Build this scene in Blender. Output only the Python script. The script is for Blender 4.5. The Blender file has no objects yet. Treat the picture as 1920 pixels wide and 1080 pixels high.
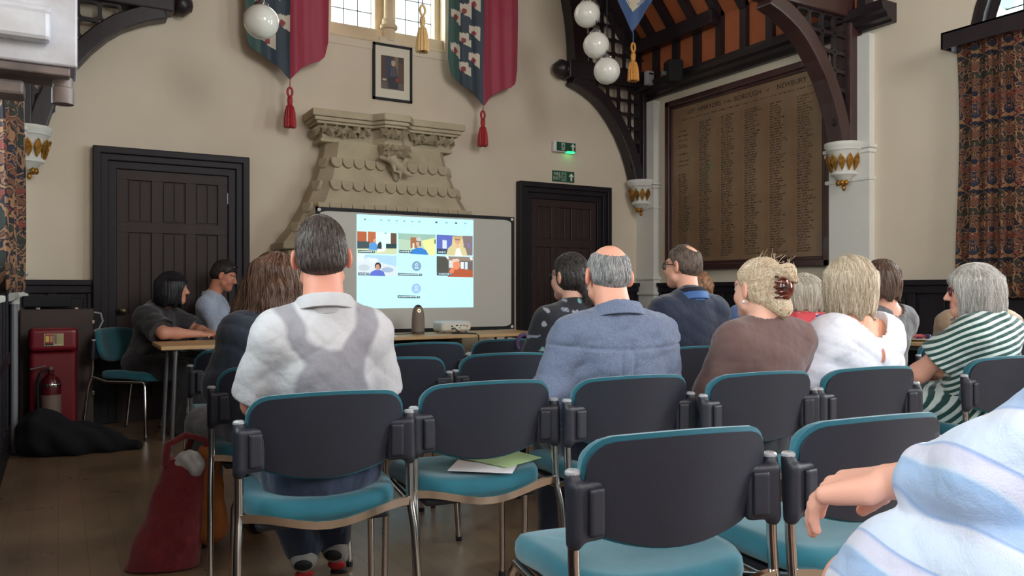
import bpy, bmesh, math, random
import numpy as np
from mathutils import Vector, Matrix, Euler
random.seed(7); rng = np.random.default_rng(7)
scene = bpy.context.scene
C = scene.collection
R = math.radians
# ------------------------------------------------------------------ camera, world, lights, exposure
F, HOR, EZ = 1474.0, 543.0, 1.13          # focal length (px of a 1920 frame), horizon row, eye height
cam_d = bpy.data.cameras.new('camera'); cam = bpy.data.objects.new('camera', cam_d); C.objects.link(cam)
cam.location = (0, 0, EZ); cam.rotation_euler = (R(90), 0, R(-30))
cam_d.sensor_width = 36; cam_d.lens = F / 1920 * 36; cam_d.shift_y = 3 / 1920; cam_d.clip_start = 0.05
scene.camera = cam
vs = scene.view_settings
vs.view_transform = 'Standard'; vs.look = 'None'; vs.gamma = 1; vs.use_curve_mapping = False; vs.exposure = 0.38
world = bpy.data.worlds.new('overcast_sky'); scene.world = world; world.use_nodes = True
bg = world.node_tree.nodes['Background']; bg.inputs[0].default_value = (0.86, 0.93, 1.0, 1); bg.inputs[1].default_value = 3.0

def area_light(name, loc, rot, sx, sy, power, col=(1, 1, 1)):
    d = bpy.data.lights.new(name, 'AREA'); d.shape = 'RECTANGLE'; d.size = sx; d.size_y = sy; d.energy = power; d.color = col
    o = bpy.data.objects.new(name, d); C.objects.link(o); o.location = loc; o.rotation_euler = rot
    return o
# daylight standing just outside the windows the hall has
DAY = (0.90, 0.96, 1.0)
area_light('daylight_right_window', (6.85, 2.65, 2.9), (0, R(90), 0), 2.6, 1.7, 310, DAY)
area_light('daylight_right_window_rear', (6.85, -0.9, 2.7), (0, R(90), 0), 3.0, 1.8, 270, DAY)
area_light('daylight_left_window', (-1.0, 2.65, 2.9), (0, R(-90), 0), 2.6, 1.7, 190, DAY)
area_light('daylight_left_window_rear', (-1.0, -0.9, 2.7), (0, R(-90), 0), 3.0, 1.8, 95, DAY)
area_light('daylight_gable_window', (2.905, 8.25, 4.75), (R(-90), 0, 0), 1.5, 2.4, 95, (1, 0.98, 0.94))
area_light('daylight_rear_gable_window', (2.92, -4.1, 4.2), (R(90), 0, 0), 2.4, 2.6, 150, (1, 0.98, 0.94))

# ------------------------------------------------------------------ pixel helpers (a pixel plus a real depth gives a place)
CO, SI = math.cos(R(30)), 0.5
def ray(px):
    u = (px - 960) / F
    return SI + CO * u, CO - SI * u
def atT(px, py, t):
    a, b = ray(px); return Vector((t * a, t * b, EZ + (HOR - py) * t / F))
def atY(px, py, Y):
    a, b = ray(px); return atT(px, py, Y / b)
def atX(px, py, X):
    a, b = ray(px); return atT(px, py, X / a)
def atZ(px, py, z):
    return atT(px, py, (EZ - z) * F / (py - HOR))

# ------------------------------------------------------------------ materials
MATS = {}
def lin(c):
    return tuple((x / 12.92 if x <= 0.04045 else ((x + 0.055) / 1.055) ** 2.4) for x in c)
def rgb(r, g, b): return lin((r / 255, g / 255, b / 255))
def mat(name, col, rough=0.6, metal=0.0, noise=None, bump=None, spec=0.5, coat=0.0, sheen=0.0, trans=0.0, sub=0.0, bump2=None):
    """noise=(scale, colour2, detail, stretch)  bump=(scale, strength, stretch)"""
    if name in MATS: return MATS[name]
    m = bpy.data.materials.new(name); m.use_nodes = True; nt = m.node_tree; b = nt.nodes['Principled BSDF']
    b.inputs['Base Color'].default_value = (*col, 1); b.inputs['Roughness'].default_value = rough
    b.inputs['Metallic'].default_value = metal; b.inputs['Specular IOR Level'].default_value = spec
    b.inputs['Coat Weight'].default_value = coat; b.inputs['Sheen Weight'].default_value = sheen
    if sub: b.inputs['Subsurface Weight'].default_value = sub; b.inputs['Subsurface Radius'].default_value = (0.02, 0.008, 0.004)
    tc = nt.nodes.new('ShaderNodeTexCoord')
    def tex(scale, stretch, detail):
        mp = nt.nodes.new('ShaderNodeMapping'); mp.inputs['Scale'].default_value = stretch or (1, 1, 1)
        nt.links.new(tc.outputs['Object'], mp.inputs['Vector'])
        n = nt.nodes.new('ShaderNodeTexNoise'); n.inputs['Scale'].default_value = scale; n.inputs['Detail'].default_value = detail
        nt.links.new(mp.outputs[0], n.inputs['Vector']); return n
    if noise:
        sc, c2 = noise[0], noise[1]; det = noise[2] if len(noise) > 2 else 4; st = noise[3] if len(noise) > 3 else None
        n = tex(sc, st, det); r = nt.nodes.new('ShaderNodeValToRGB')
        r.color_ramp.elements[0].position = 0.34; r.color_ramp.elements[1].position = 0.68
        r.color_ramp.elements[0].color = (*col, 1); r.color_ramp.elements[1].color = (*c2, 1)
        nt.links.new(n.outputs['Fac'], r.inputs[0]); nt.links.new(r.outputs[0], b.inputs['Base Color'])
    if bump:
        n = tex(bump[0], bump[2] if len(bump) > 2 else None, 4); bp = nt.nodes.new('ShaderNodeBump')
        bp.inputs['Strength'].default_value = bump[1]; bp.inputs['Distance'].default_value = 0.01
        nt.links.new(n.outputs['Fac'], bp.inputs['Height']); nt.links.new(bp.outputs[0], b.inputs['Normal'])
        if bump2:
            n2 = tex(bump2[0], bump2[3] if len(bump2) > 3 else None, 3); b2 = nt.nodes.new('ShaderNodeBump'); b2.inputs['Strength'].default_value = bump2[1]; b2.inputs['Distance'].default_value = bump2[2]
            nt.links.new(n2.outputs['Fac'], b2.inputs['Height']); nt.links.new(b2.outputs[0], bp.inputs['Normal'])
    if trans:
        out = nt.nodes['Material Output']; tr = nt.nodes.new('ShaderNodeBsdfTranslucent'); mx = nt.nodes.new('ShaderNodeMixShader')
        mx.inputs[0].default_value = trans
        src = b.inputs['Base Color'].links[0].from_socket if b.inputs['Base Color'].links else None
        if src: nt.links.new(src, tr.inputs[0])
        else: tr.inputs[0].default_value = (*col, 1)
        nt.links.new(b.outputs[0], mx.inputs[1]); nt.links.new(tr.outputs[0], mx.inputs[2]); nt.links.new(mx.outputs[0], out.inputs[0])
    MATS[name] = m; return m
def mat_attr(name, rough=0.8, emit=0.0, bump=None, attr='col', sheen=0.0, sub=0.0, spec=0.5):
    """colour straight from a mesh colour attribute (printed cloth, signs, pictures)"""
    if name in MATS: return MATS[name]
    m = mat(name, (1, 1, 1), rough, bump=bump, sheen=sheen, sub=sub, spec=spec); nt = m.node_tree; b = nt.nodes['Principled BSDF']
    a = nt.nodes.new('ShaderNodeAttribute'); a.attribute_name = attr
    nt.links.new(a.outputs['Color'], b.inputs['Base Color'])
    if emit:
        nt.links.new(a.outputs['Color'], b.inputs['Emission Color']); b.inputs['Emission Strength'].default_value = emit
    return m
def mat_mask(name, ca, cb, attr='mask', rough=0.85, soft=0.02, freq=None, bump=None, cs=None, duty=0.5, noise=None):
    """two-colour cloth: attribute thresholded at 0 (stain, motif) or repeated as stripes (freq)"""
    if name in MATS: return MATS[name]
    m = mat(name, ca, rough, bump=bump, sheen=0.2, bump2=(10, .5, .03)); nt = m.node_tree; b = nt.nodes['Principled BSDF']
    a = nt.nodes.new('ShaderNodeAttribute'); a.attribute_name = attr
    src = a.outputs['Fac']
    if freq:
        mu = nt.nodes.new('ShaderNodeMath'); mu.operation = 'MULTIPLY'; mu.inputs[1].default_value = freq; nt.links.new(src, mu.inputs[0])
        fr = nt.nodes.new('ShaderNodeMath'); fr.operation = 'FRACT'; nt.links.new(mu.outputs[0], fr.inputs[0]); src = fr.outputs[0]
    r = nt.nodes.new('ShaderNodeValToRGB'); e = r.color_ramp.elements
    if cs:
        r.color_ramp.interpolation = 'LINEAR'
        e[0].position = cs[0][0]; e[0].color = (*cs[0][1], 1); e[1].position = cs[-1][0]; e[1].color = (*cs[-1][1], 1)
        for p, cc in cs[1:-1]:
            x = e.new(p); x.color = (*cc, 1)
    else:
        mid = duty if freq else 0.5
        if not freq:
            ad = nt.nodes.new('ShaderNodeMath'); ad.operation = 'ADD'; ad.inputs[1].default_value = 0.5; nt.links.new(src, ad.inputs[0]); src = ad.outputs[0]
        e[0].position = mid - soft; e[0].color = (*ca, 1); e[1].position = mid + soft; e[1].color = (*cb, 1)
    nt.links.new(src, r.inputs[0]); nt.links.new(r.outputs[0], b.inputs['Base Color'])
    return m

wall_m = mat('cream_plaster', rgb(222, 209, 190), 0.85, noise=(1.2, rgb(214, 200, 180), 5), bump=(40, 0.05))
white_m = mat('white_paint', rgb(228, 228, 224), 0.6, noise=(2, rgb(218, 218, 212)))
dark_wood = mat('dark_stained_oak', rgb(37, 29, 35), 0.38, noise=(5, rgb(45, 35, 39), 5, (1, 1, 0.15)), bump=(30, 0.08, (1, 1, 0.1)))
door_wood = mat('dark_brown_oak', rgb(50, 38, 38), 0.5, noise=(6, rgb(59, 45, 44), 5, (1, 1, 0.12)), bump=(30, 0.08, (1, 1, 0.1)), spec=.25)
dado_m = mat('black_brown_panelling', rgb(30, 26, 33), 0.48, noise=(6, rgb(36, 32, 38), 5, (1, 1, 0.12)), spec=.25)
red_wood = mat('red_brown_oak', rgb(62, 40, 40), 0.35, noise=(5, rgb(72, 48, 46), 5, (1, 1, 0.3)))
orange_m = mat('orange_boarding', rgb(196, 112, 72), 0.7, noise=(4, rgb(182, 102, 64)))
stone_m = mat('carved_limestone', rgb(196, 182, 156), 0.9, noise=(5, rgb(176, 162, 138), 6), bump=(60, 0.25))
gold_m = mat('gilding', rgb(190, 140, 62), 0.38, 0.75, noise=(40, rgb(140, 96, 44)))
chrome_m = mat('chrome', (0.62, 0.57, 0.53), 0.16, 1.0)
black_plastic = mat('black_plastic', rgb(34, 36, 46), 0.45, bump=(350, 0.12))
shell_m = mat('charcoal_shell_plastic', rgb(38, 41, 53), 0.5, bump=(420, 0.15), noise=(6, rgb(34, 37, 48)))
teal_m = mat('teal_fabric', rgb(30, 106, 122), 0.9, bump=(600, 0.2), sheen=0.3, noise=(7, rgb(25, 96, 112)))
paper_m = mat('white_paper', rgb(232, 232, 236), 0.8)
beech_m = mat('beech_laminate', rgb(206, 170, 124), 0.45, noise=(4, rgb(192, 154, 108), 5, (0.3, 6, 6)))
grey_metal = mat('grey_metal', rgb(120, 120, 124), 0.35, 0.8)
black_m = mat('matt_black', rgb(24, 25, 30), 0.7)
opal_m = mat('opal_glass', rgb(236, 234, 226), 0.12, coat=0.4)
white_plastic = mat('white_plastic', rgb(225, 225, 225), 0.4)

# floor: dull brown boards, worn and slightly glossy
def floor_material():
    m = mat('worn_wood_floor', rgb(116, 92, 72), 0.3); nt = m.node_tree; b = nt.nodes['Principled BSDF']
    tc = nt.nodes.new('ShaderNodeTexCoord'); mp = nt.nodes.new('ShaderNodeMapping'); mp.inputs['Rotation'].default_value = (0, 0, R(90))
    nt.links.new(tc.outputs['Object'], mp.inputs[0])
    br = nt.nodes.new('ShaderNodeTexBrick'); br.inputs['Color1'].default_value = (*rgb(140, 116, 92), 1); br.inputs['Color2'].default_value = (*rgb(150, 125, 100), 1)
    br.inputs['Mortar'].default_value = (*rgb(122, 100, 80), 1); br.inputs['Scale'].default_value = 1; br.inputs['Mortar Size'].default_value = 0.002
    br.inputs['Brick Width'].default_value = 1.4; br.inputs['Row Height'].default_value = 0.11; br.offset = 0.37
    nt.links.new(mp.outputs[0], br.inputs['Vector'])
    n = nt.nodes.new('ShaderNodeTexNoise'); n.inputs['Scale'].default_value = 2.2; n.inputs['Detail'].default_value = 8; nt.links.new(tc.outputs['Object'], n.inputs['Vector'])
    mx = nt.nodes.new('ShaderNodeMix'); mx.data_type = 'RGBA'; mx.blend_type = 'MULTIPLY'; mx.inputs[0].default_value = 0.75
    rr = nt.nodes.new('ShaderNodeValToRGB'); rr.color_ramp.elements[0].position = 0.3; rr.color_ramp.elements[0].color = (0.55, 0.52, 0.5, 1); rr.color_ramp.elements[1].position = 0.65; rr.color_ramp.elements[1].color = (1, 1, 1, 1)
    nt.links.new(n.outputs['Fac'], rr.inputs[0]); nt.links.new(br.outputs['Color'], mx.inputs[6]); nt.links.new(rr.outputs[0], mx.inputs[7]); nt.links.new(mx.outputs[2], b.inputs['Base Color'])
    n2 = nt.nodes.new('ShaderNodeTexNoise'); n2.inputs['Scale'].default_value = 5; n2.inputs['Detail'].default_value = 5; nt.links.new(tc.outputs['Object'], n2.inputs['Vector'])
    r2 = nt.nodes.new('ShaderNodeMapRange'); r2.inputs[3].default_value = 0.22; r2.inputs[4].default_value = 0.38; nt.links.new(n2.outputs['Fac'], r2.inputs[0]); nt.links.new(r2.outputs[0], b.inputs['Roughness'])
    return m
floor_m = floor_material()

# ------------------------------------------------------------------ object helpers
def tag(o, label=None, cat=None, group=None, kind=None):
    if label: o['label'] = label
    if cat: o['category'] = cat
    if group: o['group'] = group
    if kind: o['kind'] = kind
    return o
def thing(name, label=None, cat=None, loc=(0, 0, 0), rz=0.0, group=None, kind=None):
    o = bpy.data.objects.new(name, None); C.objects.link(o); o.location = loc; o.rotation_euler = (0, 0, rz); o.empty_display_size = 0.1
    return tag(o, label, cat, group, kind)
def link(name, me, m=None, parent=None):
    o = bpy.data.objects.new(name, me); C.objects.link(o)
    if m is not None and not me.materials: me.materials.append(m)
    if parent is not None: o.parent = parent
    return o
def copy_tree(o, parent=None):
    c = o.copy(); C.objects.link(c); c.parent = parent
    for ch in o.children: copy_tree(ch, c)
    return c
class MB:
    """collects simple solids; build() links them as one mesh object"""
    def __init__(s): s.v = []; s.f = []; s.fc = []
    def add(s, vs, fs, col=None):
        n = len(s.v); s.v += [tuple(v) for v in vs]; s.f += [tuple(i + n for i in f) for f in fs]; s.fc += [col] * len(fs); return s
    def box(s, x0, x1, y0, y1, z0, z1, M=None, col=None):
        vs = [(x, y, z) for z in (z0, z1) for y in (y0, y1) for x in (x0, x1)]
        if M is not None: vs = [M @ Vector(v) for v in vs]
        return s.add(vs, [(0, 2, 3, 1), (4, 5, 7, 6), (0, 1, 5, 4), (2, 6, 7, 3), (0, 4, 6, 2), (1, 3, 7, 5)], col)
    def prism(s, pts, axis, a0, a1, M=None, col=None):
        """polygon pts in the two other axes (x: (y,z); y: (x,z); z: (x,y)) extruded along axis"""
        def P(p, a): return {'x': (a, p[0], p[1]), 'y': (p[0], a, p[1]), 'z': (p[0], p[1], a)}[axis]
        n = len(pts); vs = [P(p, a0) for p in pts] + [P(p, a1) for p in pts]
        if M is not None: vs = [M @ Vector(v) for v in vs]
        fs = [tuple(range(n)), tuple(range(2 * n - 1, n - 1, -1))] + [(i, i + n, (i + 1) % n + n, (i + 1) % n) for i in range(n)]
        return s.add(vs, fs, col)
    def tube(s, path, r, seg=8, closed=False, caps=True):
        path = [Vector(p) for p in path]; n = len(path); rs = r if isinstance(r, (list, tuple)) else [r] * n
        up = None; rings = []
        for i, p in enumerate(path):
            a = path[(i - 1) % n] if (closed or i > 0) else p; b = path[(i + 1) % n] if (closed or i < n - 1) else p
            d = (b - a).normalized()
            if up is None:
                up = Vector((0, 0, 1)) if abs(d.z) < 0.9 else Vector((1, 0, 0))
            x = d.cross(up).normalized(); up = x.cross(d).normalized()
            rings.append([p + (x * math.cos(2 * math.pi * k / seg) + up * math.sin(2 * math.pi * k / seg)) * rs[i] for k in range(seg)])
        vs = [v for q in rings for v in q]; fs = []
        for i in range(n if closed else n - 1):
            for k in range(seg):
                a, b2 = i * seg + k, i * seg + (k + 1) % seg; j = ((i + 1) % n) * seg
                fs.append((a, b2, j + (k + 1) % seg, j + k))
        if not closed and caps: fs += [tuple(range(seg - 1, -1, -1)), tuple(range((n - 1) * seg, n * seg))]
        return s.add(vs, fs)
    def lathe(s, prof, c=(0, 0, 0), seg=24, M=None, a0=0.0, a1=2 * math.pi):
        full = abs(a1 - a0 - 2 * math.pi) < 1e-6; n = seg if full else seg + 1; vs = []
        for r, z in prof:
            for k in range(n):
                a = a0 + (a1 - a0) * k / seg; vs.append(Vector((c[0] + r * math.cos(a), c[1] + r * math.sin(a), c[2] + z)))
        if M is not None: vs = [M @ v for v in vs]
        fs = []
        for i in range(len(prof) - 1):
            for k in range(seg):
                k2 = (k + 1) % n; fs.append((i * n + k, i * n + k2, (i + 1) * n + k2, (i + 1) * n + k))
        if full:
            if prof[0][0] > 1e-5: fs.append(tuple(range(n - 1, -1, -1)))
            if prof[-1][0] > 1e-5: fs.append(tuple(range((len(prof) - 1) * n, len(prof) * n)))
        return s.add(vs, fs)
    def ball(s, c, r, seg=16, rings=10, M=None):
        rr = r if isinstance(r, (tuple, list)) else (r, r, r); vs = [Vector((0, 0, -1))]; fs = []
        for i in range(1, rings):
            a = -math.pi / 2 + math.pi * i / rings
            for k in range(seg): vs.append(Vector((math.cos(a) * math.cos(2 * math.pi * k / seg), math.cos(a) * math.sin(2 * math.pi * k / seg), math.sin(a))))
        vs.append(Vector((0, 0, 1))); top = len(vs) - 1
        for k in range(seg): fs.append((0, 1 + (k + 1) % seg, 1 + k)); fs.append((top, top - seg + k, top - seg + (k + 1) % seg))
        for i in range(rings - 2):
            for k in range(seg): a = 1 + i * seg; fs.append((a + k, a + (k + 1) % seg, a + seg + (k + 1) % seg, a + seg + k))
        vs = [Vector((c[0] + v.x * rr[0], c[1] + v.y * rr[1], c[2] + v.z * rr[2])) for v in vs]
        if M is not None: vs = [M @ v for v in vs]
        return s.add(vs, fs)
    def mesh(s, name, smooth=None, bevel=0.0):
        me = bpy.data.meshes.new(name); me.from_pydata(s.v, [], s.f)
        bm = bmesh.new(); bm.from_mesh(me); bmesh.ops.recalc_face_normals(bm, faces=bm.faces)
        if bevel:
            es = [e for e in bm.edges if len(e.link_faces) == 2 and e.calc_face_angle(0) > R(40)]
            bmesh.ops.bevel(bm, geom=es, offset=bevel, segments=2, profile=0.5, affect='EDGES', clamp_overlap=True)
        bm.to_mesh(me); bm.free()
        if any(c is not None for c in s.fc) and not bevel:
            at = me.attributes.new('col', 'FLOAT_COLOR', 'FACE')
            at.data.foreach_set('color', np.array([(*(c or (1, 1, 1)), 1) for c in s.fc], dtype=np.float32).ravel())
        if bevel and (smooth is None or smooth < 60): smooth = None
        if smooth is not None:
            me.shade_smooth() if hasattr(me, 'shade_smooth') else None
            if smooth < 179: me.set_sharp_from_angle(angle=R(smooth))
        return me
    def build(s, name, m=None, parent=None, smooth=35, bevel=0.0):
        return link(name, s.mesh(name, smooth, bevel), m, parent)
def arc_pts(cx, cz, a, b, t0, t1, n):
    return [(cx + a * math.cos(R(t0 + (t1 - t0) * i / n)), cz + b * math.sin(R(t0 + (t1 - t0) * i / n))) for i in range(n + 1)]
def text_mesh(txt, size, font_bold=False):
    cu = bpy.data.curves.new('text', 'FONT'); cu.body = txt; cu.size = size; cu.align_x = 'CENTER'; cu.align_y = 'CENTER'; cu.resolution_u = 2
    o = bpy.data.objects.new('text', cu); C.objects.link(o)
    dg = bpy.context.evaluated_depsgraph_get(); me = bpy.data.meshes.new_from_object(o.evaluated_get(dg))
    bpy.data.objects.remove(o); bpy.data.curves.remove(cu); return me

# ------------------------------------------------------------------ smooth solids: distance fields meshed with surface nets
def smin(a, b, k):
    if k <= 0: return np.minimum(a, b)
    h = np.maximum(k - np.abs(a - b), 0) / k
    return np.minimum(a, b) - h * h * k * 0.25
def sd_cone(p, a, b, r1, r2):
    a = np.asarray(a, np.float32); b = np.asarray(b, np.float32); ba = b - a; L = float(ba @ ba) + 1e-12
    pa = p - a; h = np.clip(pa @ ba / L, 0, 1)
    q = pa - h[:, None] * ba
    return np.sqrt(np.einsum('ij,ij->i', q, q)) - (r1 + (r2 - r1) * h)
def sd_ell(p, c, r, Rm=None):
    q = p - np.asarray(c, np.float32)
    if Rm is not None: q = q @ np.asarray(Rm, np.float32)      # columns of Rm are the local axes
    r = np.asarray(r, np.float32); q1 = q / r
    k0 = np.sqrt(np.einsum('ij,ij->i', q1, q1)) + 1e-9; q2 = q1 / r
    k1 = np.sqrt(np.einsum('ij,ij->i', q2, q2)) + 1e-9
    return k0 * (k0 - 1) / k1
def sd_box(p, c, b, r, Rm=None):
    q = p - np.asarray(c, np.float32)
    if Rm is not None: q = q @ np.asarray(Rm, np.float32)
    q = np.abs(q) - (np.asarray(b, np.float32) - r)
    return np.sqrt((np.maximum(q, 0) ** 2).sum(1)) + np.minimum(q.max(1), 0) - r
def ev(prims, p, k0=0.02, infl=0.0):
    d = None
    for it in prims:
        kind = it[0]
        if kind == 'cut':
            e = ev(it[1], p, 0.0); d = -smin(-d, e, it[2] if len(it) > 2 else 0.006); continue
        k = it[-1] if isinstance(it[-1], float) and kind in ('ck', 'ek') else k0
        if kind in ('c', 'ck'): e = sd_cone(p, it[1], it[2], it[3], it[4])
        elif kind in ('e', 'ek'): e = sd_ell(p, it[1], it[2], it[3] if len(it) > 3 and not isinstance(it[3], float) else None)
        elif kind == 'b': e = sd_box(p, it[1], it[2], it[3], it[4] if len(it) > 4 else None)
        elif kind == 'f': e = it[1](p)
        d = e if d is None else smin(d, e, k)
    return d - infl if infl else d
def nets(fn, lo, hi, h):
    lo = np.asarray(lo, np.float32) - 2 * h; hi = np.asarray(hi, np.float32) + 2 * h
    B = 4; nb = np.maximum(np.ceil((hi - lo) / (h * B)).astype(int), 1); n = nb * B
    ax = [lo[i] + h * np.arange(n[i], dtype=np.float32) for i in range(3)]
    cx = [lo[i] + h * (np.arange(nb[i], dtype=np.float32) * B + (B - 1) / 2) for i in range(3)]
    G = np.stack(np.meshgrid(*cx, indexing='ij'), -1).reshape(-1, 3)
    dc = fn(G).reshape(nb)
    act = np.abs(dc) < h * B * 1.25
    D = np.repeat(np.repeat(np.repeat(dc, B, 0), B, 1), B, 2).astype(np.float32)
    idx = np.argwhere(act)
    if len(idx) == 0: return np.zeros((0, 3)), np.zeros((0, 4), int)
    off = np.stack(np.meshgrid(*[np.arange(B)] * 3, indexing='ij'), -1).reshape(-1, 3)
    fi = (idx[:, None, :] * B + off[None]).reshape(-1, 3)
    D[fi[:, 0], fi[:, 1], fi[:, 2]] = fn(lo + h * fi.astype(np.float32))
    ins = D < 0
    s = ins.astype(np.int8); cs = s[:-1] + s[1:]; cs = cs[:, :-1] + cs[:, 1:]; cs = cs[:, :, :-1] + cs[:, :, 1:]
    cells = np.argwhere((cs > 0) & (cs < 8))
    co = np.array([(i, j, k) for i in (0, 1) for j in (0, 1) for k in (0, 1)])
    vals = np.stack([D[cells[:, 0] + a, cells[:, 1] + b, cells[:, 2] + c] for a, b, c in co], 1)
    acc = np.zeros((len(cells), 3), np.float32); cnt = np.zeros(len(cells), np.float32)
    for i in range(8):
        for j in range(i + 1, 8):
            if np.abs(co[i] - co[j]).sum() != 1: continue
            m = (vals[:, i] < 0) != (vals[:, j] < 0)
            t = vals[m, i] / (vals[m, i] - vals[m, j])
            acc[m] += co[i] + t[:, None] * (co[j] - co[i]); cnt[m] += 1
    V = lo + h * (cells + acc / cnt[:, None])
    V = V.astype(np.float32)
    for _ in range(2):                                            # slide the vertices onto the surface
        e = h * 0.4; K = np.array([(1, -1, -1), (-1, -1, 1), (-1, 1, -1), (1, 1, 1)], np.float32)
        d = fn(V); g = np.zeros_like(V)
        for kk in K: g += kk * fn(V + kk * e)[:, None]
        g /= 4 * e; g2 = np.maximum((g * g).sum(1), 0.3)
        V -= np.clip(d / g2, -h * 0.5, h * 0.5)[:, None] * g
    idm = np.full(tuple(n - 1), -1, np.int64); idm[cells[:, 0], cells[:, 1], cells[:, 2]] = np.arange(len(cells))
    quads = []
    for a in range(3):
        sl0 = [slice(None)] * 3; sl1 = [slice(None)] * 3; sl0[a] = slice(0, -1); sl1[a] = slice(1, None)
        A = ins[tuple(sl0)]; Bq = ins[tuple(sl1)]; ed = np.argwhere(A != Bq); b, c = (a + 1) % 3, (a + 2) % 3
        ed = ed[(ed[:, b] > 0) & (ed[:, c] > 0) & (ed[:, b] < n[b] - 1) & (ed[:, c] < n[c] - 1)]
        fl = A[ed[:, 0], ed[:, 1], ed[:, 2]]
        q = []
        for db, dcc in ((-1, -1), (0, -1), (0, 0), (-1, 0)):
            o = ed.copy(); o[:, b] += db; o[:, c] += dcc; q.append(idm[o[:, 0], o[:, 1], o[:, 2]])
        q = np.stack(q, 1); q[~fl] = q[~fl][:, ::-1]; quads.append(q)
    Q = np.concatenate(quads); Q = Q[(Q >= 0).all(1)]
    return V, Q
def sdf_obj(name, fn, lo, hi, h, m=None, parent=None, col=None, mask=None, attr='mask'):
    V, Q = nets(fn, lo, hi, h)
    me = bpy.data.meshes.new(name); me.vertices.add(len(V)); me.vertices.foreach_set('co', V.ravel().astype(np.float32))
    me.loops.add(len(Q) * 4); me.loops.foreach_set('vertex_index', Q.ravel().astype(np.int32))
    me.polygons.add(len(Q)); me.polygons.foreach_set('loop_start', np.arange(0, len(Q) * 4, 4, dtype=np.int32))
    me.update(calc_edges=True); me.shade_smooth()
    if col is not None:
        at = me.attributes.new('col', 'FLOAT_COLOR', 'POINT'); c = col(V).astype(np.float32)
        at.data.foreach_set('color', np.concatenate([c, np.ones((len(c), 1), np.float32)], 1).ravel())
    if mask is not None:
        at = me.attributes.new(attr, 'FLOAT', 'POINT'); at.data.foreach_set('value', mask(V).astype(np.float32).ravel())
    return link(name, me, m, parent)
def bounds(prims, pad=0.0):
    P = []
    for it in prims:
        if it[0] in ('c', 'ck'):
            r = max(it[3], it[4]); P += [np.array(it[1]) - r, np.array(it[1]) + r, np.array(it[2]) - r, np.array(it[2]) + r]
        elif it[0] in ('e', 'ek', 'b'):
            r = max(it[2]); P += [np.array(it[1]) - r, np.array(it[1]) + r]
    P = np.array(P); return P.min(0) - pad, P.max(0) + pad
# ------------------------------------------------------------------ the hall
XL, XR, XC, YB, YR = -0.33, 6.17, 2.92, 7.5, -3.6
ZP = 3.40                                  # underside of the wall cornice
XA, ZA, TAN = XR - 0.12, 4.02, 1.20        # ashlar face, foot of the roof slope, slope
def roof_z(x): return ZA + (min(x - XL, XR - x) - 0.12) * TAN
ZR = roof_z(XC)
tag(MB().box(XL - .3, XR + .3, YR - .3, YB + .3, -0.12, 0).build('floor', floor_m), 'worn dull brown wooden hall floor', 'floor', kind='structure')
# back wall with its two-light gable window opening
WX0, WX1, WZ0, WZ1 = 2.29, 3.52, 3.66, 5.75
b = MB(); Y0, Y1 = YB, YB + .3
b.box(XL - .3, WX0, Y0, Y1, 0, 7.5).box(WX1, XR + .3, Y0, Y1, 0, 7.5).box(WX0, WX1, Y0, Y1, 0, WZ0 - .02).box(WX0, WX1, Y0, Y1, WZ1, 7.5)
tag(b.build('wall_back', wall_m, smooth=None), 'cream plastered gable wall behind the projection screen', 'wall', kind='structure')
b = MB(); RX0, RX1 = 1.7, 4.14
b.box(XL - .3, RX0, YR - .3, YR, 0, 7.5).box(RX1, XR + .3, YR - .3, YR, 0, 7.5).box(RX0, RX1, YR - .3, YR, 0, 2.9).box(RX0, RX1, YR - .3, YR, 5.5, 7.5)
tag(b.build('wall_rear', wall_m, smooth=None), 'cream plastered wall behind the photographer', 'wall', kind='structure')
HOLES = [(1.75, 3.55), (-1.85, 0.05)]; ZSILL, ZSPR = 1.25, 3.06
def side_wall(name, x0, x1, label):
    b = MB(); prev = YR
    spans = []
    for y0, y1 in sorted(HOLES):
        b_z = 5.0
        spans.append((prev, y0)); prev = y1
        b.box(x0, x1, y0, y1, 0, ZSILL)
        r = (y1 - y0) / 2; arch = arc_pts((y0 + y1) / 2, ZSPR, r, r, 0, 180, 20)
        b.prism([(y0, 5.0), (y0, ZSPR)] + arch[::-1][1:] + [(y1, 5.0)], 'x', x0, x1)
    spans.append((prev, YB))
    for a, c in spans: b.box(x0, x1, a, c, 0, 5.0 if (a > -3 and c < 3) else 3.75)
    b.box(x0, x1, 3.55, 4.32, 3.75, 5.0)
    return tag(b.build(name, wall_m, smooth=None), label, 'wall', kind='structure')
side_wall('wall_right', XR, XR + .3, 'cream plastered side wall carrying the long name board')
side_wall('wall_left', XL - .3, XL, 'cream plastered side wall at the left edge')

# window joinery
glass_m = bpy.data.materials.new('pale_leaded_glass'); glass_m.use_nodes = True
_nt = glass_m.node_tree; _nt.nodes.remove(_nt.nodes['Principled BSDF']); _o = _nt.nodes['Material Output']
_t = _nt.nodes.new('ShaderNodeBsdfTransparent'); _t.inputs[0].default_value = (0.93, 0.97, 0.96, 1); _g = _nt.nodes.new('ShaderNodeBsdfGlossy'); _g.inputs['Roughness'].default_value = 0.1
_m = _nt.nodes.new('ShaderNodeMixShader'); _m.inputs[0].default_value = 0.06
_nt.links.new(_t.outputs[0], _m.inputs[1]); _nt.links.new(_g.outputs[0], _m.inputs[2]); _nt.links.new(_m.outputs[0], _o.inputs[0])
glass_g = glass_m.copy(); glass_g.name = 'green_tinted_glass'; glass_g.node_tree.nodes['Transparent BSDF'].inputs[0].default_value = (0.62, 0.86, 0.74, 1)
lead_m = mat('lead_came', rgb(70, 72, 76), 0.6)
trim_cream = mat('cream_stone_dressing', rgb(226, 208, 178), 0.8, noise=(3, rgb(214, 194, 162)))
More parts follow.
